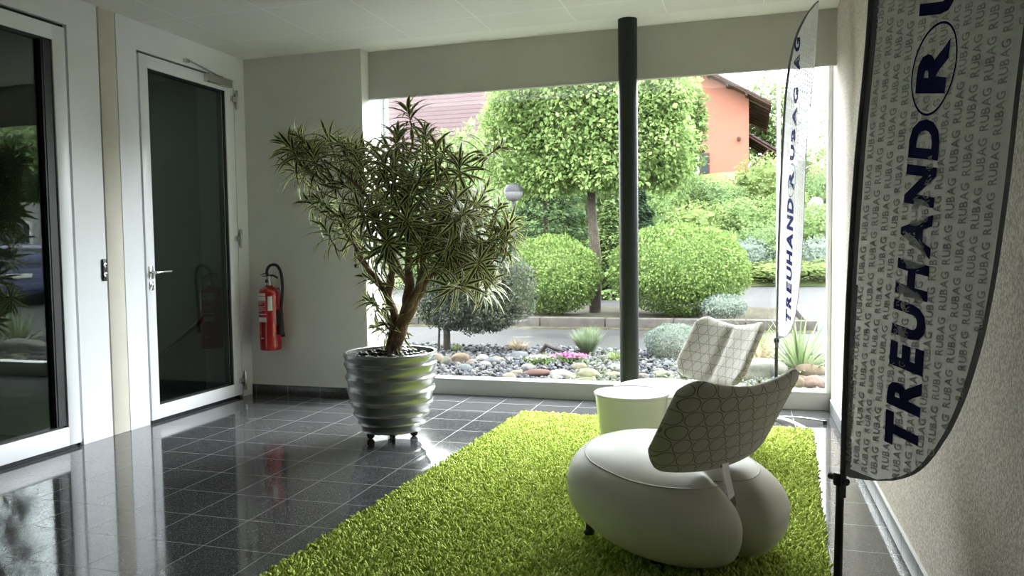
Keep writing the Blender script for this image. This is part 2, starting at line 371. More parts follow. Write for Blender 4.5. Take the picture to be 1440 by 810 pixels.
# rooms behind the glazed doors
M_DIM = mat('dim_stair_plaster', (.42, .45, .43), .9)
sl_ = bpy.data.lights.new('stair_fill', 'AREA'); sl_.shape = 'DISK'; sl_.size = .35; sl_.energy = .35; sl_.color = (.85, 1.0, .92)  # added fill light to lift the dark stair room, no fixture there
sl_o = bpy.data.objects.new('stair_fill', sl_); COL.objects.link(sl_o); sl_o.location = (-5.6, 4.8, 2.70)
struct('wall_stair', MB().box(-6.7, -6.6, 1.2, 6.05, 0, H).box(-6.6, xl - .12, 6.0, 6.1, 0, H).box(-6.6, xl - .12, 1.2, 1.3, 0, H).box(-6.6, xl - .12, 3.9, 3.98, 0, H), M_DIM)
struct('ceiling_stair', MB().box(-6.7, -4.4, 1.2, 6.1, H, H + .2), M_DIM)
hr = thing('stair_handrail', 'dark sloping handrail on the stairwell wall behind the hinged glass door', 'handrail', (-5.2, 5.9, 0))
pA = at(224, 503, 5.93) ; pB = at(304, 433, 5.93)
pA = pB + (pA - pB) * 1.5
MB().tube([pA - hr.location, pB - hr.location], .024, 12).build('rail', M_BLACK, hr)
MB().tube([Vector((pB.x - .11, 5.99, pB.z - .16)) - hr.location, Vector((pB.x - .10, 5.93, pB.z - .15)) - hr.location, Vector((pB.x - .09, 5.93, pB.z - .08)) - hr.location], .011, 8).lathe([(.03, 0), (.03, .01)], 16, M=Matrix.Translation(Vector((pB.x - .11, 6.0, pB.z - .16)) - hr.location) @ Matrix.Rotation(PI / 2, 4, 'X')).build('wall_bracket', M_BLACK, hr)

# round post
cpx, cpy = -0.785, 5.47
post = struct('trim_5', MB().lathe([(.066, 0), (.066, H)], 40, c=(cpx, cpy, 0)).lathe([(.078, 0), (.078, .006), (.068, .01)], 40, c=(cpx, cpy, 0)), M_POST)
post.name = 'column'

# black stop on the wall edge
stp = thing('wall_stop', 'small round black stop on the white wall near the window edge', 'door stop', (-2.945, YF, 1.06))
MB().lathe([(.018, 0), (.018, .018), (.015, .024), (.006, .025)], 24, M=Matrix.Rotation(PI / 2, 4, 'X')).build('rubber_button', M_RUBBER, stp)

# ------------------------------------------------------------------ fire extinguisher
fe = thing('fire_extinguisher', 'red fire extinguisher hanging on the grey wall beside the hinged glass door', 'fire extinguisher', (-3.685, YF - .105, .385))
MB().lathe([(.06, 0), (.078, .004), (.084, .014), (.085, .03), (.085, .44), (.082, .47), (.068, .495), (.045, .51), (.03, .516), (.03, .525)], 40).build('cylinder', M_RED, fe)
def arc_label(a0, a1, z0, z1, r=.0858, n=12):
    V = []; F = []
    for i in range(n + 1):
        a = a0 + (a1 - a0) * i / n
        for z in (z0, z1): V.append((r * math.cos(a), r * math.sin(a), z))
    for i in range(n): F.append((2 * i, 2 * i + 2, 2 * i + 3, 2 * i + 1))
    return V, F
lb = MB()
for a0, a1, z0, z1 in ((-2.5, -1.35, .445, .465), (-2.5, -1.35, .405, .44), (-2.45, -1.3, .293, .300), (-2.45, -1.3, .235, .272)):
    V, F = arc_label(a0, a1, z0, z1); MB().add(V, F, 0, True).build('label', M_WHITEP, fe)
for k, (z, l) in enumerate(((.392, .9), (.378, .7), (.355, .95), (.345, .8), (.33, .9), (.318, .5))):
    V, F = arc_label(-2.35, -2.35 + l, z, z + .004); lb.add(V, F, 0, True)
lb.build('label_text', M_WHITEP, fe)
for q_ in ((-1.15, -.72, .325, .44), (-2.0, -1.6, .10, .108)):
    V, F = arc_label(*q_); MB().add(V, F, 0, True).build('label', M_WHITEP, fe)
vh = MB(); vh.lathe([(.026, 0), (.026, .03), (.018, .035), (.018, .06), (.022, .062), (.022, .075)], 24, c=(0, 0, .523))
vh.rbox(-.06, .03, -.012, .012, .592, .603, .004); vh.tube([(.0, 0, .60), (-.02, 0, .625), (-.075, 0, .61)], .006, 8)
vh.lathe([(.016, 0), (.016, .012)], 20, M=Matrix.Translation(Vector((0, -.02, .56))) @ Matrix.Rotation(PI / 2, 4, 'X'))
vh.build('valve', M_CHROME, fe)
hs = MB(); hs.tube(smooth_path([(-.005, .0, .59), (-.01, -.01, .64), (.03, -.02, .685), (.09, -.02, .685), (.125, -.015, .62), (.13, -.01, .5), (.118, -.01, .38), (.112, -.01, .30)], 8), .0115, 12)
hs.tube(smooth_path([(.0, .0, .60), (.04, 0, .605), (.08, 0, .585)], 5), .008, 10)
hs.build('hose', M_RUBBER, fe)
nzl = MB(); nzl.tube([(.112, -.01, .32), (.11, -.01, .20), (.108, -.01, .13)], [.014, .02, .026], 16); nzl.rbox(.07, .105, -.03, .015, .20, .33, .008)
nzl.build('nozzle', M_RUBBER, fe)
MB().rbox(-.03, .03, .07, .104, .42, .50, .004).build('wall_bracket', M_BLACK, fe)
MB().rbox(-.08, .08, .082, .088, .1, .13, .003).rbox(-.02, .02, .07, .104, .09, .14, .003).build('wall_bracket', M_BLACK, fe)

# ------------------------------------------------------------------ rug
def rug():
    c = Vector((-.645, 3.52, 0)); rz = math.radians(-3.0)
    r = thing('shag_rug', 'bright lime green shaggy rug lying on the dark tiles under the chairs', 'rug', c, rz)
    w_, l_ = 1.94, 3.46
    MB().rbox(-w_ / 2 + .01, w_ / 2 - .01, -l_ / 2 + .01, l_ / 2 - .01, .0, .012, .004).build('backing', mat('rug_backing', (.30, .36, .04), .9), r)
    sp = .0105; nx, ny = int(w_ / sp), int(l_ / sp)
    gx, gy = np.meshgrid(np.arange(nx), np.arange(ny)); n = gx.size
    P = np.stack([(gx.ravel() + .5) * sp - w_ / 2, (gy.ravel() + .5) * sp - l_ / 2, np.full(n, .010)], 1)
    P[:, :2] += rng.normal(0, .004, (n, 2))
    # tuft: bent three sided strand
    tv = []
    for k, (y, r_, b) in enumerate(((0, .0050, 0), (.45, .0064, .1), (.82, .0060, .3), (1.0, .0030, .42))):
        for j in range(3):
            a = 2 * PI * j / 3; tv.append((math.cos(a) * r_, y, math.sin(a) * r_ / .022 + b * .5))
    tf = []
    for k in range(3):
        for j in range(3): tf.append((k * 3 + j, k * 3 + (j + 1) % 3, k * 3 + 3 + (j + 1) % 3, k * 3 + 3 + j))
    # clumping: neighbouring strands lean the same way
    ang = np.array([mnoise.noise(Vector((p[0] * 22, p[1] * 22, 0))) * 9 for p in P]); amp = .55 + .35 * rng.random(n)
    D = np.stack([np.cos(ang) * amp, np.sin(ang) * amp, np.ones(n)], 1) + rng.normal(0, .18, (n, 3))
    U = rdir(n); h = .015 + .007 * rng.random(n) + .004 * np.sin(ang * 1.7)
    V, F = scatter(np.array(tv), np.array(tf), P, D, U, h, np.ones(n))
    o = link('pile', np_mesh('pile', V, F, True), leaf_mat('lime_wool', (.47, .57, .12), (.69, .80, .26), trans=.12, gloss=.0), r); o['kind'] = 'stuff'
rug()

# ------------------------------------------------------------------ planter and plant
def planter():
    base = Vector((-2.135, 4.435, 0))
    t = thing('potted_plant', 'tall variegated house plant in a rippled silver planter on casters by the window', 'potted plant', base)
    key = [(.058, .186), (.09, .20), (.15, .232), (.22, .256), (.30, .272), (.38, .282), (.46, .288), (.548, .292)]
    ridges = [.058, .108, .168, .238, .318, .398, .478, .535]
    def rad(z, a):
        zz = z + .003 * math.sin(a * 2 + z * 9) + .002 * math.sin(a * 3 + 1)
        r = np.interp(zz, [k[0] for k in key], [k[1] for k in key])
        for i in range(len(ridges) - 1):
            if ridges[i] <= zz < ridges[i + 1]:
                q = (zz - ridges[i]) / (ridges[i + 1] - ridges[i]); r += .004 - .017 * (math.sin(PI * q ** .75)) * (.75 + .25 * math.sin(a * 3 + i * 2)); break
        return r
    n = 96; zs = np.linspace(.058, .548, 110); V = []; F = []
    for z in zs:
        for k in range(n):
            a = 2 * PI * k / n; r = rad(z, a); V.append((r * math.cos(a), r * math.sin(a), z))
    m0 = len(zs)
    for r, z in ((.283, .552), (.272, .548), (.268, .49)):
        for k in range(n): a = 2 * PI * k / n; V.append((r * math.cos(a), r * math.sin(a), z))
    for i in range(m0 + 2):
        for k in range(n): F.append((i * n + k, i * n + (k + 1) % n, (i + 1) * n + (k + 1) % n, (i + 1) * n + k))
    F.append(list(range(n))[::-1])
    mb = MB(); mb.add(V, F, 0, True)
    pot = mb.build('planter', mat('silver_glazed_metal', (.27, .275, .27), .27, metal=.8, var=.10, scale=8, bump=.12, bscale=14), t, sharp=60)
    MB().lathe([(.268, .49), (.268, .50)], 48).build('soil', mat('dark_potting_soil', (.02, .016, .012), .95), t)
    for a in (.5, 2.07, 3.64, 5.21):
        c = Vector((.135 * math.cos(a), .135 * math.sin(a), 0)); k = MB()
        k.lathe([(.018, -.011), (.024, -.008), (.024, .008), (.018, .011)], 18, M=Matrix.Translation(c + Vector((0, 0, .024))) @ Matrix.Rotation(a, 4, 'Z') @ Matrix.Rotation(PI / 2, 4, 'X'))
        k.rbox(c.x - .018, c.x + .018, c.y - .018, c.y + .018, .040, .058, .003)
        k.build('caster', M_BLACK, t)
    # black pebbles
    pb = MB()
    for i in range(230):
        r = .262 * math.sqrt(random.random()); a = random.random() * 2 * PI; s = random.uniform(.011, .02)
        bm = bmesh.new(); bmesh.ops.create_icosphere(bm, subdivisions=2, radius=1)
        Mx = Matrix.Translation(Vector((r * math.cos(a), r * math.sin(a), .508 + random.uniform(0, .045) * (1 - (r / .262) ** 4)))) @ Matrix.Rotation(random.random() * 6, 4, 'Z') @ Matrix.Rotation(random.uniform(-.5, .5), 4, 'X') @ Matrix.Diagonal(Vector((s * 1.3, s, s * .6, 1)))
        pb.bm(bm, 0, True, Mx); bm.free()
    o = pb.build('pebbles', mat('black_glossy_pebble', (.02, .02, .021), .3), t); o['kind'] = 'stuff'
    # stems
    st = MB(); Y0 = 4.435
    def L(px, py, y=Y0): return at(px, py, y) - base
    def stem(pts, r0, r1):
        p = smooth_path(pts, 7); m = len(p)
        p = [q + Vector((mnoise.noise(q * 9), mnoise.noise(q * 9 + Vector((5, 0, 0))), 0)) * .018 * (i > 1) for i, q in enumerate(p)]
        rr = [(r0 * 1.05 + (r1 * .6 - r0 * 1.05) * (i / (m - 1)) ** .95) * (1 + .22 * mnoise.noise(q * 23)) for i, q in enumerate(p)]
        st.tube(p, rr, 10)
    B = Vector((.0, 0, .50))
    stem([B + Vector((.01, 0, 0)), L(568, 455), L(585, 425), L(600, 395, 4.40), L(640, 365, 4.33), L(672, 345, 4.3)], .042, .012)
    stem([B + Vector((-.02, .01, 0)), L(557, 450, 4.46), L(545, 415, 4.48), L(522, 385, 4.5), L(498, 345, 4.5), L(475, 310, 4.5)], .034, .010)
    stem([B + Vector((.005, .02, 0)), L(572, 430, 4.45), L(575, 380, 4.47), L(572, 320, 4.5), L(568, 260, 4.5), L(566, 190, 4.48)], .040, .010)
    stem([L(570, 440, 4.42), L(590, 400, 4.38), L(598, 350, 4.3), L(610, 300, 4.25), L(640, 255, 4.25)], .028, .009)
    stem([L(545, 415, 4.46), L(552, 370, 4.4), L(535, 320, 4.35), L(510, 270, 4.35), L(455, 225, 4.4)], .026, .009)
    stem([L(575, 400, 4.5), L(550, 350, 4.6), L(540, 300, 4.65), L(520, 240, 4.65), L(480, 205, 4.6)], .024, .008)
    stem([L(580, 420, 4.47), L(610, 370, 4.6), L(640, 320, 4.62), L(690, 280, 4.62)], .024, .008)
    stem([L(540, 408, 4.45), L(520, 380, 4.4), L(503, 360, 4.36)], .020, .009)
    stem([L(590, 250, 4.4), L(640, 250, 4.35), L(680, 222, 4.3), L(704, 208, 4.28)], .006, .003)
    stem([L(560, 470, 4.40), L(545, 460, 4.37), L(530, 440, 4.35)], .010, .005)
    # leaf rosettes
    cl = [(400,205),(418,222),(442,208),(470,196),(492,214),(430,238),(460,240),(505,232),(512,258),(540,246),(438,285),(470,296),(455,318),(492,325),(502,292),(530,300),(518,345),
          (574,152),(560,185),(590,190),(622,205),(645,222),(600,232),(572,222),(630,255),(562,270),(592,292),(622,288),(650,282),(682,268),(702,290),(722,318),(690,330),(660,318),(640,342),
          (705,355),(672,362),(632,372),(682,398),(652,400),(525,395),(522,425),(536,450),(704,206),(548,222),(602,335),(572,300),(628,312),(668,298),(545,340),(480,258),(415,200),(600,262),(655,365),(715,335),(538,272),(612,322),(585,245),(650,300),(675,380),(528,210),(505,205)]
    C = []; D = []; U = []; Ln = []
    dark_br = MB()
    centre = L(570, 300)
    for (px, py) in cl:
        n_r = 1 if (px, py) in ((704, 206), (574, 152)) else 2 if random.random() < .75 else 1
        for q in range(n_r):
            y = Y0 + random.uniform(-.33, .30) if 480 < px < 700 and py > 180 else Y0 + random.uniform(-.16, .16)
            p = L(px + random.uniform(-10, 10) * (n_r > 1), py + random.uniform(-10, 10) * (n_r > 1), y)
            out = (p - centre); out.z *= .6; ax = (out.normalized() * .7 + Vector((random.uniform(-.5, .5), random.uniform(-.7, .3), .65 + random.uniform(-.35, .35)))).normalized()
            if py > 385 and px < 560: ax = Vector((-.5, -.3, .3)).normalized()
            # twig
            r0 = p - ax * .16 + Vector((0, 0, -.03)); tgt = centre + Vector((0, 0, -.22))
            st.tube(smooth_path([p + (tgt - p) * .32 + Vector((0, 0, -.03)), r0, p], 4), [.005] * 4 + [.004] * 5, 6)
            nl = random.randint(22, 29)
            for k in range(nl):
                s = k / nl; az = k * 2.4 + random.random() * .5
                a1 = ax.cross(Vector((0.3, .1, 1))).normalized(); a2 = ax.cross(a1)
                side = a1 * math.cos(az) + a2 * math.sin(az)
                el = .02 + .95 * s + random.uniform(-.18, .18)          # young leaves upright, old ones flat
                d = side * (1.25 - el * .85) + ax * el
                C.append(p - ax * (.13 * (1 - s)) + side * .003); D.append(d.normalized()); U.append(ax); Ln.append(random.uniform(.14, .205) * (1 - .35 * s ** 3))
    C = np.array([tuple(v) for v in C]); D = np.array([tuple(v) for v in D]); U = np.array([tuple(v) for v in U]); Ln = np.array(Ln)
    # leaf template 3 wide, 6 long
    ys = [0, .12, .35, .6, .82, 1.0]; wd = [.25, .6, 1.0, .9, .5, .03]; dr = [0, .0, -.05, -.15, -.31, -.50]
    tv = []; uv = []
    for y, w_, d in zip(ys, wd, dr):
        for s in (-1, 0, 1): tv.append((s * w_ * .5, y * (1 - .08 * y), d + abs(s) * .018 * w_)); uv.append((.5 + s * .5, y))
    tf = []
    for i in range(5):
        for j in range(2): tf.append((i * 3 + j, i * 3 + j + 1, i * 3 + 4 + j, i * 3 + 3 + j))
    V, F = scatter(np.array(tv), np.array(tf), C, D, U, Ln, np.full(len(C), 1.0) * rng.uniform(.021, .029, len(C)))
    # long leaves hang under their own weight
    me = np_mesh('foliage', V, F, True, np.tile(np.array(uv), (len(C), 1)))
    link('foliage', me, leaf_mat('variegated_leaf', (.010, .028, .009), (.022, .050, .014), .25, .07, margin=(.74, .75, .34)), t)
    st.build('stems', M_TRUNK, t)
planter()

# ------------------------------------------------------------------ lounge chairs
def circles_mat():
    m, t = nt('circle_weave_fabric'); out = N(t, 'ShaderNodeOutputMaterial'); b = N(t, 'ShaderNodeBsdfPrincipled'); t.links.new(b.outputs[0], out.inputs[0])
    uv = N(t, 'ShaderNodeUVMap'); sp = N(t, 'ShaderNodeSeparateXYZ'); t.links.new(uv.outputs[0], sp.inputs[0])
    nz = N(t, 'ShaderNodeTexNoise'); nz.inputs['Scale'].default_value = 5; t.links.new(uv.outputs[0], nz.inputs['Vector'])
    P = .070; HH = P * 1.732; rings = None
    wob = mth(t, 'MULTIPLY', mth(t, 'SUBTRACT', nz.outputs['Fac'], .5), .012)
    for ox, oy in ((0, 0), (P / 2, HH / 2)):
        def cell(s, o, p):
            a = mth(t, 'ADD', mth(t, 'DIVIDE', mth(t, 'ADD', mth(t, 'ADD', s, wob), o), p), 100.0)
            return mth(t, 'MULTIPLY', mth(t, 'SUBTRACT', mth(t, 'FRACT', a), .5), p)
        x = cell(sp.outputs['X'], ox, P); y = cell(sp.outputs['Y'], oy, HH)
        d = mth(t, 'SQRT', mth(t, 'ADD', mth(t, 'MULTIPLY', x, x), mth(t, 'MULTIPLY', y, y)))
        ring = mth(t, 'LESS_THAN', mth(t, 'ABSOLUTE', mth(t, 'SUBTRACT', d, P * .45)), .0017)
        rings = ring if rings is None else mth(t, 'MAXIMUM', rings, ring)
    wv = N(t, 'ShaderNodeTexNoise'); wv.inputs['Scale'].default_value = 400; t.links.new(uv.outputs[0], wv.inputs['Vector'])
    r = N(t, 'ShaderNodeValToRGB'); r.color_ramp.elements[0].color = (.42, .40, .35, 1); r.color_ramp.elements[1].color = (.58, .56, .50, 1); t.links.new(wv.outputs['Fac'], r.inputs[0])
    mx = N(t, 'ShaderNodeMixRGB'); t.links.new(rings, mx.inputs[0]); t.links.new(r.outputs[0], mx.inputs[1]); mx.inputs[2].default_value = (.17, .155, .13, 1); t.links.new(mx.outputs[0], b.inputs['Base Color'])
    b.inputs['Roughness'].default_value = .8; b.inputs['Sheen Weight'].default_value = .2
    bp = N(t, 'ShaderNodeBump'); bp.inputs['Distance'].default_value = .001; bp.inputs['Strength'].default_value = .5; t.links.new(wv.outputs['Fac'], bp.inputs['Height']); t.links.new(bp.outputs[0], b.inputs['Normal'])
    return m
M_CIRC = circles_mat()
def spow(v, e): return math.copysign(abs(v) ** e, v)
def chair(label, loc, rz):
    """local axes: +Y is the back of the chair, X across"""
    t = thing('lounge_chair', label, 'lounge chair', loc, rz, None)
    A, Bf, Bb, CT = .397, .455, .43, .172; nu, nv = 144, 72
    def body(u, v, grow=1.0):
        cv, sv = math.cos(v), math.sin(v)
        x = A * spow(cv, .66) * spow(math.cos(u), .92); y0 = spow(cv, .66) * spow(math.sin(u), .92)
        y = (Bb if y0 > 0 else Bf) * y0; z = CT * spow(sv, .88)
        z += .012 * max(0, 1 - (x / .3) ** 2) * (1 if sv > 0 else 0)     # cushion crown
        if sv > 0: z *= 1 - .10 * max(0, y0)                              # lower towards the rear
        else: z *= 1 + .08 * max(0, y0)
        g = math.exp(-(x / .045) ** 2) * max(0, min(1, (y0 - .12) * 1.6)) ** 1.2
        y -= .115 * g * (1 if y > 0 else 0); z *= 1 - .22 * g
        x *= 1 - .05 * max(0, -y0) ** 2
        tilt = math.radians(-6); cz, sz = math.cos(tilt), math.sin(tilt)
        return Vector((x, y * cz - z * sz, y * sz + z * cz + .192))
    V = []; F = []
    for i in range(nv + 1):
        v = -PI / 2 + PI * i / nv
        for k in range(nu): V.append(body(2 * PI * k / nu, v))
    for i in range(nv):
        for k in range(nu): F.append((i * nu + k, i * nu + (k + 1) % nu, (i + 1) * nu + (k + 1) % nu, (i + 1) * nu + k))
    mb = MB(); mb.add(V, F, 0, True); mb.build('seat', M_LEATHER, t, sharp=80)
    sm = MB(); ring = []
    for k in range(97):
        u = 2 * PI * k / 96; v = .80 + .16 * math.sin(u); p = body(u, v); ring.append(p + (p - Vector((0, 0, .192))).normalized() * .0005)
    sm.tube(ring, .0028, 6); sm.build('piping', M_PIPING, t)
    # backrest: curved cushion, wider at the top, leaning back
    def panel(s, q, side):
        # s -1..1 across, q 0..1 up ; side +1 rear face, -1 front face
        half = .288 - .006 * q
        top = .36 + .035 * abs(s) ** 2.2 - .02 * (1 - abs(s)) ; zz = q * top * 1.06
        # rounded corners
        rr = max(0, abs(s) - .72) / .28
        if q > .5: zz -= (rr ** 2.6) * .085 * ((q - .5) * 2)
        else: zz += (rr ** 2.6) * .10 * ((.5 - q) * 2)
        bottomcurve = .03 * (1 - s * s) * (1 - q)
        zz -= bottomcurve
        x = s * half
        edge = min(1, min((1 - abs(s)) * half / .045, q * .36 / .05, (1 - q) * .36 / .045))
        th = .035 * math.sqrt(max(0, 1 - (1 - edge) ** 2))
        y = -.30 * x * x * 2.4 - .05 * max(0, abs(s) - .5) ** 2
        lean = math.radians(31); yy = y + side * th
        if side < 0: yy += .022 * math.exp(-(x / .03) ** 2) * min(1, edge)      # pinched middle crease in front
        return Vector((x, yy * math.cos(lean) + zz * math.sin(lean), zz * math.cos(lean) - yy * math.sin(lean) * .3)), (x, zz)
    ns, nq = 60, 40; V = []; F = []; UV = []
    for side in (1, -1):
        for j in range(nq + 1):
            for i in range(ns + 1):
                s = math.sin((-1 + 2 * i / ns) * PI / 2); q = .5 - .5 * math.cos(PI * j / nq)
                p, uv_ = panel(s, q, side); V.append(p); UV.append((uv_[0] * 1.0 + (0 if side > 0 else .3), uv_[1]))
    W = ns + 1; off = W * (nq + 1)
    for j in range(nq):
        for i in range(ns):
            a = j * W + i; F.append((a, a + 1, a + W + 1, a + W)); a += off; F.append((a, a + W, a + W + 1, a + 1))
    bo = Vector((.025, .235, .368)); V = [v + bo for v in V]
    me = bpy.data.meshes.new('backrest'); me.from_pydata([tuple(v) for v in V], [], F); l = me.uv_layers.new(name='UVMap')
    for lp in me.loops: l.data[lp.index].uv = UV[lp.vertex_index]
    bm = bmesh.new(); bm.from_mesh(me); bmesh.ops.remove_doubles(bm, verts=bm.verts, dist=.0004); bmesh.ops.recalc_face_normals(bm, faces=bm.faces); bm.to_mesh(me); bm.free()
    me.polygons.foreach_set('use_smooth', [True] * len(me.polygons)); link('backrest', me, M_CIRC, t)
    s_ = MB(); pth = smooth_path([(-.005, .26, .15), (0, .300, .21), (.012, .300, .28), (0, .268, .34), (0, .262, .385)], 6)
    # flat bar bracket
    Vv = []; Ff = []
    for i, p in enumerate(pth):
        for dx, dy in ((-.016, -.005), (.016, -.005), (.016, .005), (-.016, .005)): Vv.append(p + Vector((dx, dy, 0)))
    for i in range(len(pth) - 1):
        for k in range(4): Ff.append((i * 4 + k, i * 4 + (k + 1) % 4, i * 4 + 4 + (k + 1) % 4, i * 4 + 4 + k))
    Ff += [(3, 2, 1, 0), tuple(len(pth) * 4 - 4 + k for k in range(4))]
    s_.add(Vv, Ff, 0, False); s_.build('back_bracket', M_BRIGHTCHROME, t)
    for x, y, top in ((-.24, -.24, .12), (.24, -.24, .12), (-.2, .12, .06), (.2, .12, .06)):
        MB().lathe([(.021, .0), (.022, .012), (.014, .02), (.014, top)], 18, c=(x, y, 0)).build('foot', M_BLACK, t)
    return t
ZR = .028
# rear direction of the near chair points to the camera's right
ch1 = chair('cream lounge chair in front with its circle-patterned back towards the window-side table', (-.265, 3.06, ZR), math.atan2(-.68, .73) - PI / 2)
ch1['label'] = 'large cream leather lounge chair nearest the camera, seen from behind'
ch2 = chair('cream leather lounge chair beside the window, its patterned backrest front showing', (-.375, 4.56, ZR), math.atan2(.70, .72) - PI / 2)

# side table
tb = thing('side_table', 'round white tapered side table standing between the two lounge chairs', 'side table', (-.57, 4.03, ZR))
MB().lathe([(.135, 0), (.14, .004), (.188, .385), (.19, .392)], 64).build('base', M_TABLE, tb)
MB().lathe([(.189, .386), (.1935, .388), (.195, .394), (.1935, .400), (.185, .401), (.182, .398)], 64).build('tabletop', M_TABLE, tb)

# ------------------------------------------------------------------ feather flags
def fabric_mat():
    m, t = nt('pale_flag_fabric'); out = N(t, 'ShaderNodeOutputMaterial'); tc = N(t, 'ShaderNodeTexCoord')
    nz = N(t, 'ShaderNodeTexNoise'); nz.inputs['Scale'].default_value = 300; t.links.new(tc.outputs['Object'], nz.inputs['Vector'])
    r = N(t, 'ShaderNodeValToRGB'); r.color_ramp.elements[0].color = (.76, .76, .79, 1); r.color_ramp.elements[1].color = (.88, .88, .90, 1); t.links.new(nz.outputs['Fac'], r.inputs[0])
    d = N(t, 'ShaderNodeBsdfDiffuse'); tl = N(t, 'ShaderNodeBsdfTranslucent'); tr = N(t, 'ShaderNodeBsdfTransparent'); t.links.new(r.outputs[0], d.inputs[0]); t.links.new(r.outputs[0], tl.inputs[0])
    a = N(t, 'ShaderNodeMixShader'); a.inputs[0].default_value = .42; t.links.new(d.outputs[0], a.inputs[1]); t.links.new(tl.outputs[0], a.inputs[2])
    b = N(t, 'ShaderNodeMixShader'); b.inputs[0].default_value = .10; t.links.new(a.outputs[0], b.inputs[1]); t.links.new(tr.outputs[0], b.inputs[2]); t.links.new(b.outputs[0], out.inputs[0])
    return m
M_FLAG = fabric_mat()
M_SLEEVE = leaf_mat('dark_mesh_sleeve', (.16, .16, .17), (.16, .16, .17), .3, .03)
M_INK = leaf_mat('navy_print', (.015, .015, .11), (.02, .018, .13), .25, .02)
M_INKG = leaf_mat('grey_print', (.54, .54, .56), (.57, .57, .59), .45, .0)
ZL = [.562, .62, .77, 1.08, 1.45, 1.80, 2.08, 2.234, 2.35, 2.469, 2.53, 2.545]; UL = [0, .002, .006, .018, .046, .092, .13, .17, .235, .33, .50, .64]
ZRr = [.562, .575, .603, .666, .773, .91, 1.066, 1.317, 1.53, 1.70, 1.9, 2.08, 2.41, 2.545]; UR = [.03, .11, .218, .304, .372, .425, .465, .501, .518, .540, .575, .62, .68, .70]
def soft(z, X, Y):
    w_ = min(.10, max(.004, (z - X[0]) * .6), max(.004, (X[-1] - z) * .6)); return float(np.mean([np.interp(z + q * w_, X, Y) for q in np.linspace(-1, 1, 9)]))
uL = lambda z: soft(z, ZL, UL)
uR = lambda z: soft(z, ZRr, UR)
def glyph(ch, bold=0, _c={}):
    ck = (ch, bold)
    if ck not in _c:
        cu = bpy.data.curves.new('g', 'FONT'); cu.body = ch; cu.size = 1; cu.offset = .02 if bold == 0 else .05; cu.resolution_u = 3
        o = bpy.data.objects.new('g', cu); COL.objects.link(o); dg = bpy.context.evaluated_depsgraph_get(); dg.update()
        me = bpy.data.meshes.new_from_object(o.evaluated_get(dg))
        V = np.array([v.co[:2] for v in me.vertices]); F = [list(p.vertices) for p in me.polygons]
        bpy.data.objects.remove(o); bpy.data.curves.remove(cu); bpy.data.meshes.remove(me)
        V[:, 0] -= V[:, 0].min(); h = V[:, 1].max() - V[:, 1].min(); V[:, 1] -= V[:, 1].min(); V /= h
        _c[ck] = (V, F, V[:, 0].max())
    return _c[ck]
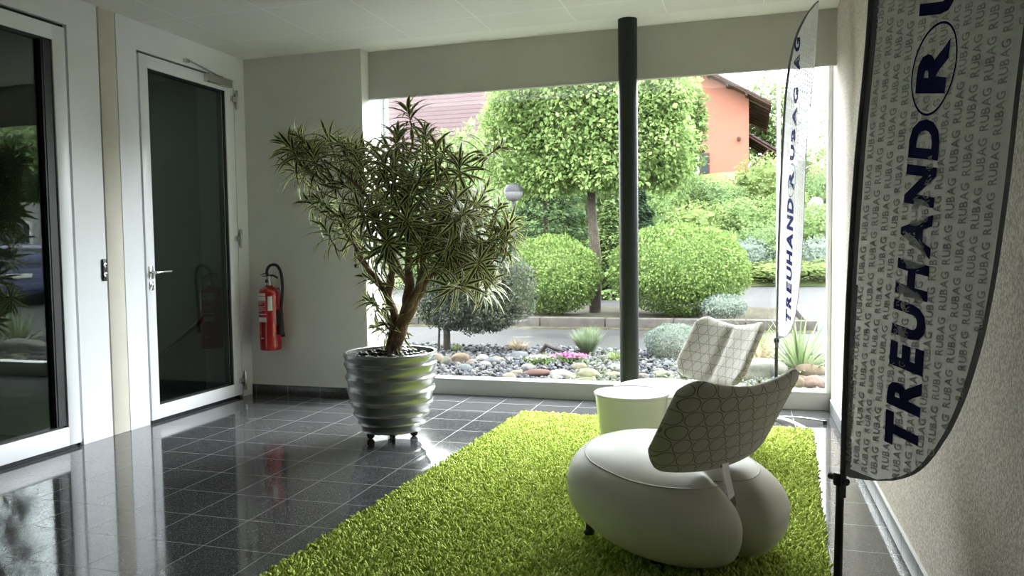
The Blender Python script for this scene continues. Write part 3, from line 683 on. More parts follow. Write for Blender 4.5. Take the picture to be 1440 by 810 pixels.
def flag(label, loc, ang, seed, bend=0):
    t = thing('feather_flag', label, 'flag', loc, ang)
    def wave(u, z):      # folds running from the sleeve down to the free edge
        k = .0035 * math.sin(14 * u - 5.0 * z + seed) + .0022 * math.sin(31 * u - 9 * z + 2 * seed) + .006 * math.sin(3.2 * z + seed * 3) * u / .5
        return k * min(1, u / .12) * (1.0 if z < 2.3 else .5) - bend * max(0, z - 1.7) ** 2
    f = MB(); nr, nc = 170, 72; V = []; F = []; zs = list(.562 + (2.545 - .562) * (np.linspace(0, 1, nr) ** 1.0))
    for z in zs:
        a, b = uL(z), uR(z)
        for c in range(nc + 1): u = a + (b - a) * c / nc; V.append((u, wave(u, z), z))
    mi = []
    for i in range(nr - 1):
        for c in range(nc):
            F.append((i * (nc + 1) + c, i * (nc + 1) + c + 1, (i + 1) * (nc + 1) + c + 1, (i + 1) * (nc + 1) + c))
            z = zs[i]; wd = uR(z) - uL(z); ul = wd * (c + .5) / nc
            mi.append(1 if (ul < .034 or (wd - ul < .015 and z < 2.2) or z < .582) else 0)
    f.add(V, F, 0, True); f.m = mi
    f.build('fabric', [M_FLAG, M_SLEEVE], t)
    base = lambda z: .259 + .084 * (z - .675)
    def put(mb, ch, z0, z1, ub, cap, mi=0):
        V, F, w_ = glyph(ch, 1)
        for sgn in (1, -1):
            P = []
            for x, y in V:
                z = z0 + (z1 - z0) * x / w_; u = ub(z) - y * cap; z += (.05 * (cap / .09) * y * .35); P.append((u, wave(u, z) + sgn * .0012, z))
            mb.add(P, F, mi)
    big = MB()
    def word(s, z0, z1, cap, gap=.16):
        ws = [glyph(c, 1)[2] for c in s]; tot = sum(ws) + gap * (len(s) - 1); k = (z1 - z0) / tot; z = z0
        for c, w_ in zip(s, ws): put(big, c, z, z + w_ * k, base, cap); z += (w_ + gap) * k
    word('TREUHAND', .672, 1.462, .098); word('R', 1.520, 1.640, .092); word('UBAG', 1.695, 2.135, .098); word('AG', 2.235, 2.43, .095)
    # ellipse round the single R
    for sgn in (1, -1):
        V = []; n = 48
        for k in range(n):
            a = 2 * PI * k / n
            for r in (1.0, 1.055): z = 1.582 + .098 * r * math.cos(a); u = base(1.58) - .041 + .064 * r * math.sin(a) + .012 * math.cos(a); V.append((u, wave(u, z) + sgn * .0012, z))
        big.add(V, [(2 * k, 2 * k + 1, (2 * k + 3) % (2 * n), (2 * k + 2) % (2 * n)) for k in range(n)])
    big.build('lettering', M_INK, t)
    sm = MB(); cap = .0215; ws = [glyph(c)[2] for c in 'RUBAG']; wl_ = .088; k = wl_ / (sum(ws) + .12 * 4)
    for colm in range(-3, 22):
        z = .57 + (colm * .037) % .05
        while z < 2.40:
            zz = z
            for c, w_ in zip('RUBAG', ws):
                ub = lambda q, cc=colm: .035 + cc * .0335 + .088 * (q - .6) + .028 * max(0, q - 1.9) ** 2
                zc = zz + w_ * k / 2; uc = ub(zc) - cap / 2
                inside = uL(zc) + .022 < uc < uR(zc) - .014 and zc > .60
                onbig = (.66 < zc < 1.47 and base(zc) - .094 < uc < base(zc) + .006) and False
                if inside and not onbig: 
                    V, F, _ = glyph(c)
                    P = []
                    for x, y in V:
                        qz = zz + w_ * k * x / w_; u = ub(qz) - y * cap; P.append((u, wave(u, qz) + .0007, qz))
                    sm.add(P, F); sm.add([(p[0], p[1] - .0014, p[2]) for p in P], F)
                zz += (w_ + .12) * k
            z += wl_ + .016
    sm.build('printed_pattern', M_INKG, t)
    pl = MB(); pl.tube([(-.012, 0, .03), (-.010, 0, .3), (-.004, 0, .55)], [.0115, .0115, .0105], 14)
    up = [(uL(z) + .006, -bend * max(0, z - 1.7) ** 2, z) for z in (.50, .7, .9, 1.1, 1.4, 1.7, 1.95, 2.15, 2.28, 2.38, 2.46, 2.51, 2.535, 2.55)] + [(.70, -bend * .72, 2.55)]
    pl.build('pole', M_BLACK, t)
    ps = MB(); ps.tube(smooth_path(up, 3), [.0085 - .0045 * i / 42 for i in range(len(smooth_path(up, 3)))], 10); ps.build('pole_sleeve', M_SLEEVE, t)
    cn = MB(); cn.lathe([(.015, 0), (.017, .004), (.017, .03), (.014, .034)], 18, c=(-.007, 0, .53)); cn.tube([(-.02, 0, .545), (-.045, 0, .545)], [.006, .009], 10); cn.tube([(.005, 0, .545), (.022, 0, .545)], [.006, .010], 10)
    cn.build('clamp', M_BLACK, t)
    return t
fl1 = flag('wide grey and navy feather flag in front, hanging beside the plaster wall', (.25, 2.25, 0), math.atan2(-.84, .55), .4, .24)
fl2 = flag('narrow white feather flag standing at the right end of the window', (.20, 5.45, 0), math.atan2(-.96, .27), 2.1)
def crossbase(fl, world_angles, L_=.32):
    a0 = fl.rotation_euler.z
    MB().lathe([(.022, .012), (.022, .05), (.014, .055), (.014, .09)], 20, c=(-.012, 0, 0)).build('base_hub', M_CHROME, fl)
    for wa in world_angles:
        a = math.radians(wa) - a0; m = MB(); d = Vector((math.cos(a), math.sin(a), 0)); n = Vector((-d.y, d.x, 0)); pts = []
        V = []; F = []; K = 10
        for i in range(K + 1):
            s = i / K; c = Vector((-.012, 0, 0)) + d * (L_ * s); z = .026 + .012 * math.sin(PI * s) - .012 * s
            for sx, dz in ((-1, -.0045), (1, -.0045), (1, .0045), (-1, .0045)): V.append(c + n * sx * .011 + Vector((0, 0, z + dz)))
        for i in range(K):
            for k in range(4): F.append((i * 4 + k, i * 4 + (k + 1) % 4, i * 4 + 4 + (k + 1) % 4, i * 4 + 4 + k))
        F += [(3, 2, 1, 0), tuple(K * 4 + k for k in range(4))]
        m.add(V, F, 0, False); m.build('base_arm', M_CHROME, fl)
        c = Vector((-.012, 0, 0)) + d * L_
        MB().rbox(-.018, .010, -.014, .014, .0, .024, .004, M=Matrix.Translation(c) @ Matrix.Rotation(a, 4, 'Z')).build('arm_cap', M_BLACK, fl)
crossbase(fl1, (-50, 40, 130, 220), .24)
crossbase(fl2, (-56, -3, 124, 177), .31)

# ------------------------------------------------------------------ outside: ground
def noise_grid(x0, x1, y0, y1, nx, ny, zf):
    xs = np.linspace(x0, x1, nx); ys = np.linspace(y0, y1, ny); V = []
    for y in ys:
        for x in xs: V.append((x, y, zf(x, y)))
    F = np.array([(j * nx + i, j * nx + i + 1, (j + 1) * nx + i + 1, (j + 1) * nx + i) for j in range(ny - 1) for i in range(nx - 1)])
    return np.array(V), F
def asphalt_mat():
    m, t = nt('pale_damp_asphalt'); out = N(t, 'ShaderNodeOutputMaterial'); b = N(t, 'ShaderNodeBsdfPrincipled'); t.links.new(b.outputs[0], out.inputs[0])
    tc = N(t, 'ShaderNodeTexCoord'); n1 = N(t, 'ShaderNodeTexNoise'); n1.inputs['Scale'].default_value = .7; n1.inputs['Detail'].default_value = 5; n2 = N(t, 'ShaderNodeTexNoise'); n2.inputs['Scale'].default_value = 60
    for n in (n1, n2): t.links.new(tc.outputs['Object'], n.inputs['Vector'])
    r = N(t, 'ShaderNodeValToRGB'); r.color_ramp.elements[0].position = .35; r.color_ramp.elements[1].position = .65
    r.color_ramp.elements[0].color = (.013, .013, .013, 1); r.color_ramp.elements[1].color = (.027, .027, .027, 1)
    t.links.new(mth(t, 'ADD', mth(t, 'MULTIPLY', n1.outputs['Fac'], .7), mth(t, 'MULTIPLY', n2.outputs['Fac'], .3)), r.inputs[0]); t.links.new(r.outputs[0], b.inputs['Base Color'])
    rr = N(t, 'ShaderNodeMapRange'); rr.inputs[3].default_value = .5; rr.inputs[4].default_value = .8; t.links.new(n1.outputs['Fac'], rr.inputs[0]); t.links.new(rr.outputs[0], b.inputs['Roughness']); b.inputs['Specular IOR Level'].default_value = .04
    return m
M_ASPH = asphalt_mat()
o = MB().box(-60, 60, 8.55, 24, -.2, -.02).build('road', M_ASPH); o['kind'] = 'structure'
o = MB().box(-60, 60, -40, YB - .31, -.2, -.03).box(1.01, 60, YB - .31, 8.55, -.2, -.03).box(-60, -6.75, YB - .31, 8.55, -.2, -.03).build('pavement', mat('pale_paving', (.16, .16, .15), .8, var=.12, scale=3)); o['kind'] = 'structure'
V, F = noise_grid(-6.7, 3.2, 6.05, 8.62, 100, 40, lambda x, y: .015 + .03 * mnoise.noise(Vector((x * 1.3, y * 1.3, 0))))
o = link('ground_bed', np_mesh('ground_bed', V, F, True), mat('dark_gravel_soil', (.012, .011, .010), .95, var=.5, scale=30, bump=1, bscale=60)); o['kind'] = 'structure'
# planted island with its kerb
V, F = noise_grid(-14, .75, 11.62, 14.4, 80, 24, lambda x, y: .07 + .03 * mnoise.noise(Vector((x, y, 3))))
def litter_mat():
    m, t = nt('leaf_litter'); out = N(t, 'ShaderNodeOutputMaterial'); b = N(t, 'ShaderNodeBsdfPrincipled'); t.links.new(b.outputs[0], out.inputs[0])
    tc = N(t, 'ShaderNodeTexCoord'); nz = N(t, 'ShaderNodeTexNoise'); nz.inputs['Scale'].default_value = 9; nz.inputs['Detail'].default_value = 8; t.links.new(tc.outputs['Object'], nz.inputs['Vector'])
    r = N(t, 'ShaderNodeValToRGB'); e = r.color_ramp.elements; e[0].position = .35; e[0].color = (.018, .015, .010, 1); e[1].position = .65; e[1].color = (.036, .040, .016, 1); k = e.new(.5); k.color = (.024, .021, .015, 1)
    t.links.new(nz.outputs['Fac'], r.inputs[0]); t.links.new(r.outputs[0], b.inputs['Base Color']); b.inputs['Roughness'].default_value = .95; b.inputs['Specular IOR Level'].default_value = .05
    return m
M_LITTER = litter_mat()
o = link('ground_island', np_mesh('ground_island', V, F, True), M_LITTER); o['kind'] = 'structure'
kb = MB(); x = -14.0
while x < .8:
    kb.rbox(x + .006, min(x + .994, .8), 11.42, 11.60, -.1, .12, .015); x += 1.0
kb.rbox(.80, .95, 11.44, 14.4, -.1, .12, .015)
o = kb.build('kerb', mat('weathered_kerb_concrete', (.036, .033, .029), .85, var=.25, scale=9, bump=.4)); o['kind'] = 'structure'
# yellowish moss line where the road meets the kerb
V, F = noise_grid(-14, .9, 11.12, 11.44, 120, 6, lambda x, y: -.016 + .012 * (y - 11.1) + .004 * mnoise.noise(Vector((x * 3, y * 3, 3))))
o = link('verge_strip', np_mesh('verge_strip', V, F, True), M_LITTER); o['kind'] = 'structure'
# hillside
def hz(x, y):
    s = max(0, y - 23.5); z = min(s * .27, 4.4 + .03 * s) if s > 0 else 0
    z *= 1 - .45 * max(0, min(1, (x - 2.2) / 3))
    return -.06 + z + (.35 * mnoise.noise(Vector((x * .25, y * .25, 0))) * min(1, s / 4))
V, F = noise_grid(-45, 45, 23.5, 80, 120, 80, hz)
def grass_mat():
    m, t = nt('rough_meadow'); out = N(t, 'ShaderNodeOutputMaterial'); b = N(t, 'ShaderNodeBsdfPrincipled'); t.links.new(b.outputs[0], out.inputs[0])
    tc = N(t, 'ShaderNodeTexCoord'); nz = N(t, 'ShaderNodeTexNoise'); nz.inputs['Scale'].default_value = .9; nz.inputs['Detail'].default_value = 9; t.links.new(tc.outputs['Object'], nz.inputs['Vector'])
    r = N(t, 'ShaderNodeValToRGB'); e = r.color_ramp.elements; e[0].position = .35; e[0].color = (.035, .06, .014, 1); e[1].position = .66; e[1].color = (.09, .10, .04, 1); k = e.new(.5); k.color = (.06, .085, .024, 1)
    t.links.new(nz.outputs['Fac'], r.inputs[0]); t.links.new(r.outputs[0], b.inputs['Base Color']); b.inputs['Roughness'].default_value = .95; b.inputs['Specular IOR Level'].default_value = .05
    return m
o = link('hillside', np_mesh('hillside', V, F, True), grass_mat()); o['kind'] = 'structure'

# ------------------------------------------------------------------ outside: stones
def rock_mesh(name, seed, sub=3, rough=.25, flat=.75):
    bm = bmesh.new(); bmesh.ops.create_icosphere(bm, subdivisions=sub, radius=1); of = Vector((seed * 7.1, seed * 3.3, 0))
    for v in bm.verts:
        d = 1 + rough * mnoise.noise(v.co * .9 + of) + rough * .35 * mnoise.noise(v.co * 2.3 + of); v.co *= d; v.co.z *= flat
    me = bpy.data.meshes.new(name); bm.to_mesh(me); bm.free(); me.polygons.foreach_set('use_smooth', [True] * len(me.polygons)); return me
ROCKS = [rock_mesh('boulder', i, 3, .22 + .1 * (i % 3)) for i in range(6)]
def flatrock(name, col): return mat(name, [v * .145 for v in col], .8, var=.16, scale=9, bump=.35, bscale=25)
RM = dict(tan=flatrock('tan_sandstone', (.52, .40, .26)), beige=flatrock('beige_limestone', (.56, .50, .38)), pale=flatrock('pale_stone', (.62, .60, .54)), red=flatrock('red_brown_stone', (.34, .17, .13)),
          grey=flatrock('blue_grey_stone', (.30, .32, .34)), dark=flatrock('dark_slate_stone', (.05, .05, .055)), pink=flatrock('pinkish_stone', (.55, .38, .29)), green=flatrock('olive_grey_stone', (.36, .36, .27)))
RMESH = {}
for k_, m_ in RM.items():
    RMESH[k_] = []
    for i_ in range(6):
        me_ = ROCKS[i_].copy(); me_.name = 'boulder'; me_.materials.append(m_); RMESH[k_].append(me_)
nb = [0]
def boulder(px, py, w, h, Y, colk, label, group=None):
    """w,h in photo pixels, centre at px,py"""
    p = at(px, py, Y); s = Y * 1.0 / FPX / .957
    me = RMESH[colk][nb[0] % 6]; nb[0] += 1
    o = bpy.data.objects.new('boulder', me); COL.objects.link(o)
    rx = w * s / 2 * 1.15; rzz = h * s / 2 / .75 * 1.15
    o.scale = (rx, rx * .8, rzz); o.rotation_euler = (random.uniform(-.08, .08), random.uniform(-.1, .1), random.uniform(-.4, .4))
    zc = max(p.z, rzz * .55); o.location = (p.x, Y, zc if zc < rzz * .8 else min(p.z, rzz * .72) if p.z < .35 else p.z)
    return tag(o, label, 'stone', group)
BL = [
 (612,512,20,22,7.2,'tan','tan boulder just right of the silver planter rim, behind the sill'),
 (628,515,16,18,7.1,'green','small grey-olive boulder wedged between two tan boulders near the planter'),
 (647,511,25,22,7.25,'tan','angular tan boulder, second largest behind the sill near the planter'),
 (664,514,16,14,7.2,'beige','small beige stone right beside the angular tan boulder near the planter'),
 (656,522,26,6,6.9,'pink','thin flat orange-pink slab lying before the tan boulders near the planter'),
 (683,514,18,11,7.1,'pale','pale grey rounded stone left of the gravel patch behind the sill'),
 (700,509,22,13,7.4,'green','olive-grey rounded boulder under the dry tan grass tuft'),
 (730,503,26,14,7.7,'grey','broad blue-grey boulder beside the dry tan grass tuft'),
 (739,504,14,12,7.45,'dark','small dark slate stone beside the white flowers'),
 (727,528,18,11,6.6,'pink','pinkish flat stone touching the left end of the red-brown slab'),
 (756,527,42,15,6.65,'red','flat red-brown slab stone in the row behind the sill'),
 (792,530,36,14,6.6,'pale','flat pale stone right of the red-brown slab'),
 (828,526,28,18,6.65,'beige','round beige boulder left of the dark column, behind the sill'),
 (806,538,32,9,6.4,'beige','low cream stone tight behind the sill, below the round beige boulder'),
 (845,537,38,10,6.4,'pale','long low pale stone tight behind the sill, left of the column'),
 (862,528,30,12,6.75,'tan','light tan oval stone touching the column on its left'),
 (868,516,28,12,7.2,'pale','pale flat stone behind the tan oval, left of the column'),
 (930,524,28,11,6.9,'green','smooth olive oval stone right of the column, left of the far chair back'),
 (948,531,32,10,6.6,'pink','peach-coloured low stone seen below the far chair back at left'),
 (985,533,34,10,6.5,'beige','low beige stone seen under the middle of the far chair back'),
 (1066,522,66,32,7.0,'pale','largest pale boulder, half hidden behind the far chair back'),
 (1046,538,26,10,6.5,'beige','small cream stone in front of the largest pale boulder'),
 (1135,509,41,23,7.0,'tan','smooth egg-shaped tan boulder lying before the yucca'),
 (1126,526,22,12,6.85,'pink','small pinkish stone directly under the egg-shaped tan boulder'),
 (1122,539,22,20,6.5,'tan','sandy rounded stone at the right end, left one of the front pair'),
 (1146,538,30,20,6.5,'pink','peach rounded stone at the right end, right one of the front pair'),
 (1150,529,30,10,6.85,'grey','flat greyish stone behind the peach stone at the window end'),
 (1165,537,18,18,6.6,'pale','pale round stone in the corner against the right window frame'),
 (1142,290,16,10,27.0,'pale','white rock high on the green hillside behind the narrow flag'),
]
for b in BL[:-1]: boulder(*b)
# reused one on the hill
b = boulder(*BL[-1]); p_ = at(1146, 292, 29.0); b.location = p_; b.scale = (.28, .25, .5)
for i in range(46):       # cobbles scattered over the bed, all of one look
    x = random.uniform(-3.6, 1.3); y = random.uniform(6.2, 7.6); s = random.uniform(.035, .075)
    o = bpy.data.objects.new('cobble', RMESH[random.choice(['pale', 'beige', 'grey', 'green'])][i % 6]); COL.objects.link(o)
    o.location = (x, y, .03 + s * .45); o.scale = (s * 1.2, s, s); o.rotation_euler = (0, 0, random.random() * 6)
    tag(o, 'fist-sized rounded cobble lying loose on the gravel behind the window sill', 'stone', 'loose cobbles on the gravel bed')
def gravel():
    bm = bmesh.new(); bmesh.ops.create_icosphere(bm, subdivisions=1, radius=1)
    TV = np.array([tuple(v.co) for v in bm.verts]) * np.array([1, .8, .7]); TF = np.array([[v.index for v in f.verts] for f in bm.faces]); bm.free()
    n = 16000; P = np.stack([rng.uniform(-4.6, 2.6, n), 6.05 + 2.5 * rng.random(n) ** 1.1, np.zeros(n)], 1)
    s = rng.uniform(.011, .031, n); P[:, 2] = .02 + s * .5 + .03 * rng.random(n)
    V, F = scatter(TV, TF, P, rdir(n) * np.array([1, 1, .3]), rdir(n), s)
    V += rng.normal(0, .0026, V.shape)
    me = np_mesh('gravel', V, F, False)
    o = link('gravel', me, rand_mat('mixed_gravel', [(.022, .024, .028), (.068, .070, .077), (.042, .045, .05), (.12, .12, .12), (.052, .056, .062), (.08, .074, .067), (.034, .035, .038)], mode='Island', bump=.2, spec=.08))
    tag(o, 'mixed grey crushed gravel filling the bed outside the window', 'gravel', kind='stuff')
gravel()

# ------------------------------------------------------------------ outside: planting
LT = np.array([(0, 0, 0), (.32, .45, .05), (0, 1, -.06), (-.32, .45, .05)]); LTF = np.array([(0, 1, 2, 3)])
def lm(a, b, t=.35, k=.37):
    def hazed(c): l = (c[0] + c[1] + c[2]) / 3; return [k * (v * .86 + l * .14 + .008) for v in c]  # haze put into the leaf colours: greyed and slightly lifted
    return leaf_mat('leaf_green', hazed(a), hazed(b), t, .006)
G_BOX = lm((.16, .30, .05), (.38, .56, .12)); G_MAPLE = lm((.24, .42, .08), (.50, .72, .20), .45); G_OLIVE = lm((.07, .10, .06), (.19, .23, .15)); G_DARK = lm((.035, .085, .03), (.09, .17, .06)); G_LIGHT = lm((.15, .27, .08), (.31, .45, .15), .4)
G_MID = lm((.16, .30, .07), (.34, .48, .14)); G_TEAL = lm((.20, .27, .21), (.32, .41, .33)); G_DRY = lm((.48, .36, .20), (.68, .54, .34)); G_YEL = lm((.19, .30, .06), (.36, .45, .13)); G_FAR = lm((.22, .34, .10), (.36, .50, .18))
def blob_leaves(n, lsize, lump=.15, seed=0, shell=.8, bot=-.9, flop=.4):
    d = rdir(n); d = d[d[:, 2] > bot]; n = len(d)
    r = np.array([1 + lump * mnoise.noise(Vector(v) * 2.2 + Vector((seed, 0, 0))) + lump * .6 * mnoise.noise(Vector(v) * 5 + Vector((seed, 3, 0))) for v in d])
    q = shell + (1 - shell) * rng.random(n) ** .5
    P = d * (r * q)[:, None]; D = nrm(d * .7 + rdir(n) * .9 + np.array([0, 0, .15])); U = nrm(d + rdir(n) * flop)
    return scatter(LT, LTF, P, D, U, rng.uniform(.7, 1.3, n) * lsize)
def core_mesh(lump, seed, k=.8):
    bm = bmesh.new(); bmesh.ops.create_icosphere(bm, subdivisions=4, radius=k)
    for v in bm.verts:
        d = v.co.normalized(); v.co *= 1 + lump * mnoise.noise(d * 2.2 + Vector((seed, 0, 0))) + lump * .6 * mnoise.noise(d * 5 + Vector((seed, 3, 0)))
    me = bpy.data.meshes.new('inner_branches'); bm.to_mesh(me); bm.free(); return me
def shrub(name, label, cat, c, size, m, n=5000, lsize=.06, lump=.15, seed=0, group=None, core=True, shell=.8, bot=-.95):
    """c centre on ground, size (rx, ry, height)"""
    t = thing(name, label, cat, c, 0, group)
    V, F = blob_leaves(n, lsize, lump, seed, shell, bot)
    h = size[2] / 2; S = np.array([size[0], size[1], h])
    # keep leaf size even: scatter in real size
    d = rdir(n); r = np.array([1 + lump * mnoise.noise(Vector(v) * 2.2 + Vector((seed, 0, 0))) + lump * .6 * mnoise.noise(Vector(v) * 5 + Vector((seed, 3, 0))) for v in d])
    q = shell + (1 - shell) * rng.random(n) ** .5; P = d * (r * q)[:, None] * S + np.array([0, 0, h]); nn = nrm(d / S)
    keep = P[:, 2] > .01; P, nn = P[keep], nn[keep]; k = len(P)
    V, F = scatter(LT, LTF, P, nrm(nn * .55 + rdir(k) * .8 + np.array([0, 0, .25])), nrm(nn + rdir(k) * .55), rng.uniform(.7, 1.35, k) * lsize)
    link('foliage', np_mesh('foliage', V, F), m, t)
    if core:
        me = core_mesh(lump, seed, shell * .93); o = link('inner_branches', me, m, t); o.scale = (size[0], size[1], h); o.location = (0, 0, h)
    return t
def g(px, Y, z=0): v = at(px, 400, Y); return (v.x, Y, z)
shrub('boxwood_shrub', 'dense rounded boxwood left of the maple trunk', 'shrub', g(778, 12.6, .08), (.80, .72, 1.30), G_BOX, 17000, .042, .10, 1)
shrub('boxwood_shrub', 'largest clipped dome boxwood, right of the dark column', 'shrub', g(953, 12.75, .08), (1.12, .95, 1.45), G_BOX, 25000, .043, .09, 2)
shrub('spindle_shrub', 'small blue-green shrub at the foot of the largest boxwood dome', 'shrub', g(1017, 12.0, .08), (.33, .28, .36), G_TEAL, 2500, .03, .2, 3)
shrub('lavender_shrub', 'rounded blue-green lavender mound left of the far chair back', 'shrub', g(948, 8.05, .02), (.30, .26, .36), G_TEAL, 5200, .022, .12, 4)

def tuft(name, label, c, n, L0, spread, m, width=.006, droop=.3, cat='grass'):
    """blades fanning from one point"""
    K = 5; tv = []
    for i in range(K + 1):
        y = i / K; tv += [(-.5 * (1 - y ** 2.2), y, -droop * y * y), (.5 * (1 - y ** 2.2), y, -droop * y * y)]
    tf = [(2 * i, 2 * i + 1, 2 * i + 3, 2 * i + 2) for i in range(K)]
    a = rng.random(n) * 2 * PI; el = spread * rng.random(n) ** .7
    D = np.stack([np.cos(a) * np.sin(el), np.sin(a) * np.sin(el), np.cos(el)], 1); P = np.stack([np.cos(a), np.sin(a), 0 * a], 1) * .03 * rng.random(n)[:, None]
    V, F = scatter(np.array(tv), np.array(tf), P, D, np.tile(np.array([[0., 0, 1]]), (n, 1)) + rdir(n) * .05, rng.uniform(.7, 1.1, n) * L0, np.full(n, width))
    t = thing(name, label, cat, c); link('blades', np_mesh('blades', V, F, True), m, t); return t
tuft('heather_shrub', 'upright grey-green heather bush growing on the gravel, left of the column', g(825, 8.1, .02), 700, .33, .62, lm((.20, .30, .14), (.40, .50, .28)), .009, .12, 'shrub')
yu = tuft('yucca', 'spiky yucca with long pale-edged leaves behind the egg-shaped boulder', (.455, 7.2, .06), 130, .52, 1.5, leaf_mat('yucca_leaf', (.085, .13, .05), (.19, .22, .12), .3, .02), .026, .10, 'yucca')
MB().tube([(0, 0, -.02), (0, 0, .07)], [.04, .03], 12).build('stem', M_BARK, yu)
tuft('feather_grass', 'dry tan grass tuft at the road edge of the gravel bed', g(727, 8.2, .03), 420, .17, .95, G_DRY, .006, .35)
tuft('sedge', 'bright green low sedge tuft touching the column on its left', g(866, 7.7, .03), 160, .15, 1.2, G_YEL, .008, .3)
tuft('sedge', 'small yellow-green tuft in the gravel next to the white flowers', g(768, 7.55, .03), 120, .12, 1.2, G_YEL, .007, .3)
tuft('sword_grass', 'straw-coloured arching grass between the far chair and the flag pole', g(1068, 7.6, .03), 200, .40, 1.4, G_DRY, .012, .5)
tuft('sword_grass', 'green arching grass clump behind the straw-coloured one beside the far chair', g(1062, 8.1, .03), 150, .42, 1.2, G_YEL, .014, .5)
tuft('weed_sprig', 'tiny yellow-green sprig beside the olive tree trunk at the gravel edge', g(642, 8.1, .03), 24, .12, .9, G_YEL, .03, .1, 'weed')
def flowers(name, label, c, w_, mf, n=90, h=.07):
    t = thing(name, label, 'flowers', c); 
    P = np.stack([rng.normal(0, w_ * .45, n), rng.normal(0, w_ * .25, n), np.full(n, h) * rng.uniform(.7, 1.2, n)], 1); TV, TF = [], []
    TV = [(0, 0, 0)]; 
    for k in range(10): a = 2 * PI * k / 10; r = 1 if k % 2 == 0 else .55; TV.append((r * math.cos(a), r * math.sin(a), .15))
    TF = [(0, 1 + k, 1 + (k + 1) % 10) for k in range(10)]
    V, F = scatter(np.array(TV), np.array(TF), P, rdir(n) * np.array([1, 1, .25]), np.array([[0, -.35, 1.]]) + rdir(n) * .3, np.full(n, .017))
    link('blossom', np_mesh('blossom', V, F), mf, t)
    n2 = 260; P = np.stack([rng.normal(0, w_ * .5, n2), rng.normal(0, w_ * .3, n2), rng.random(n2) * h * .8], 1)
    V, F = scatter(LT, LTF, P, rdir(n2) + np.array([0, 0, .8]), rdir(n2), np.full(n2, .03)); link('leaves', np_mesh('leaves', V, F), G_MID, t)
flowers('ice_plant', 'magenta pink flowers low on the gravel left of the column', g(802, 7.45, .05), .17, leaf_mat('magenta_petal', (.22, .035, .12), (.26, .07, .18), .3, .03), 190, .075)
flowers('candytuft', 'clump of white flowers low on the gravel beside the dark slate stone', g(757, 7.25, .05), .13, leaf_mat('white_petal', (.2, .2, .17), (.22, .22, .19), .3, .03), 90, .075)
o = MB().tube([(-.10, 0, .0), (-.03, .02, .09), (.06, 0, .06), (.18, 0, .03)], [.02, .025, .02, .008], 7).build('driftwood', mat('dark_weathered_wood', (.03, .026, .024), .9)); o.location = g(770, 8.0, .05)
tag(o, 'dark piece of driftwood on the gravel between dry grass and heather', 'wood')

def tree(name, label, base, trunk_pts, tr, blobs, m, n, lsize, group=None, limb=True):
    t = thing(name, label, 'tree', base, 0, group); b = Vector(base); mb = MB()
    p = smooth_path(trunk_pts, 6); mb.tube(p, [tr[0] + (tr[1] - tr[0]) * i / (len(p) - 1) for i in range(len(p))], 12)
    top = Vector(trunk_pts[-1]); mid = Vector(trunk_pts[len(trunk_pts) // 2])
    if limb:
        for (c, r) in blobs:
            c = Vector(c); s = top if c.z > top.z else mid.lerp(top, .6); mb.tube(smooth_path([s, s.lerp(c, .5) + Vector((0, 0, .08)), c], 4), [tr[1] * .8 - tr[1] * .06 * i for i in range(9)], 7)
    mb.build('trunk', M_BARK, t)
    tot = sum(r[0] * r[1] + r[2] * r[0] for c, r in blobs); VV = []; FF = []; off = 0
    for i, (c, r) in enumerate(blobs):
        k = int(n * (r[0] * r[1] + r[2] * r[0]) / tot); d = rdir(k); lum = np.array([1 + .30 * mnoise.noise(Vector(v) * 2.4 + Vector((i * 3, 0, 0))) for v in d])
        P = d * (lum * (.35 + .65 * rng.random(k) ** .4))[:, None] * np.array(r) + np.array(c)
        V, F = scatter(LT, LTF, P, nrm(d * .4 + rdir(k) * .8 + np.array([0, 0, -.15])), nrm(d * .5 + rdir(k) * .5 + np.array([0, 0, .9])), rng.uniform(.6, 1.3, k) * lsize)
        VV.append(V); FF.append(F + off); off += len(V)
    link('foliage', np_mesh('foliage', np.concatenate(VV), np.concatenate(FF)), m, t)
    return t
# maple behind the kerb
mx = at(836, 400, 13.2).x
bl = [((.0, 0, 3.3), (1.4, 1.3, 1.0)), ((-1.2, .1, 2.8), (.85, .9, .8)), ((.85, 0, 2.95), (.85, .9, .85)), ((-.6, -.4, 4.0), (1.1, 1.1, .9)), ((.5, .2, 4.0), (1.1, 1.1, .9)), ((0, .3, 4.8), (1.1, 1.0, .8)), ((.3, -.5, 2.45), (.8, .6, .45)), ((-1.45, .2, 3.4), (.6, .7, .6)), ((1.15, .1, 2.45), (.5, .5, .42)), ((-.6, -.3, 2.4), (.6, .5, .42)), ((1.1, -.2, 3.5), (.6, .6, .5))]
tree('maple_tree', 'round-crowned bright green maple growing behind the kerb', (mx, 13.2, .05), [(0, 0, -.1), (.03, 0, .9), (-.04, 0, 1.8), (0, 0, 2.9), (0, .1, 3.9)], (.105, .05), bl, G_MAPLE, 80000, .082)
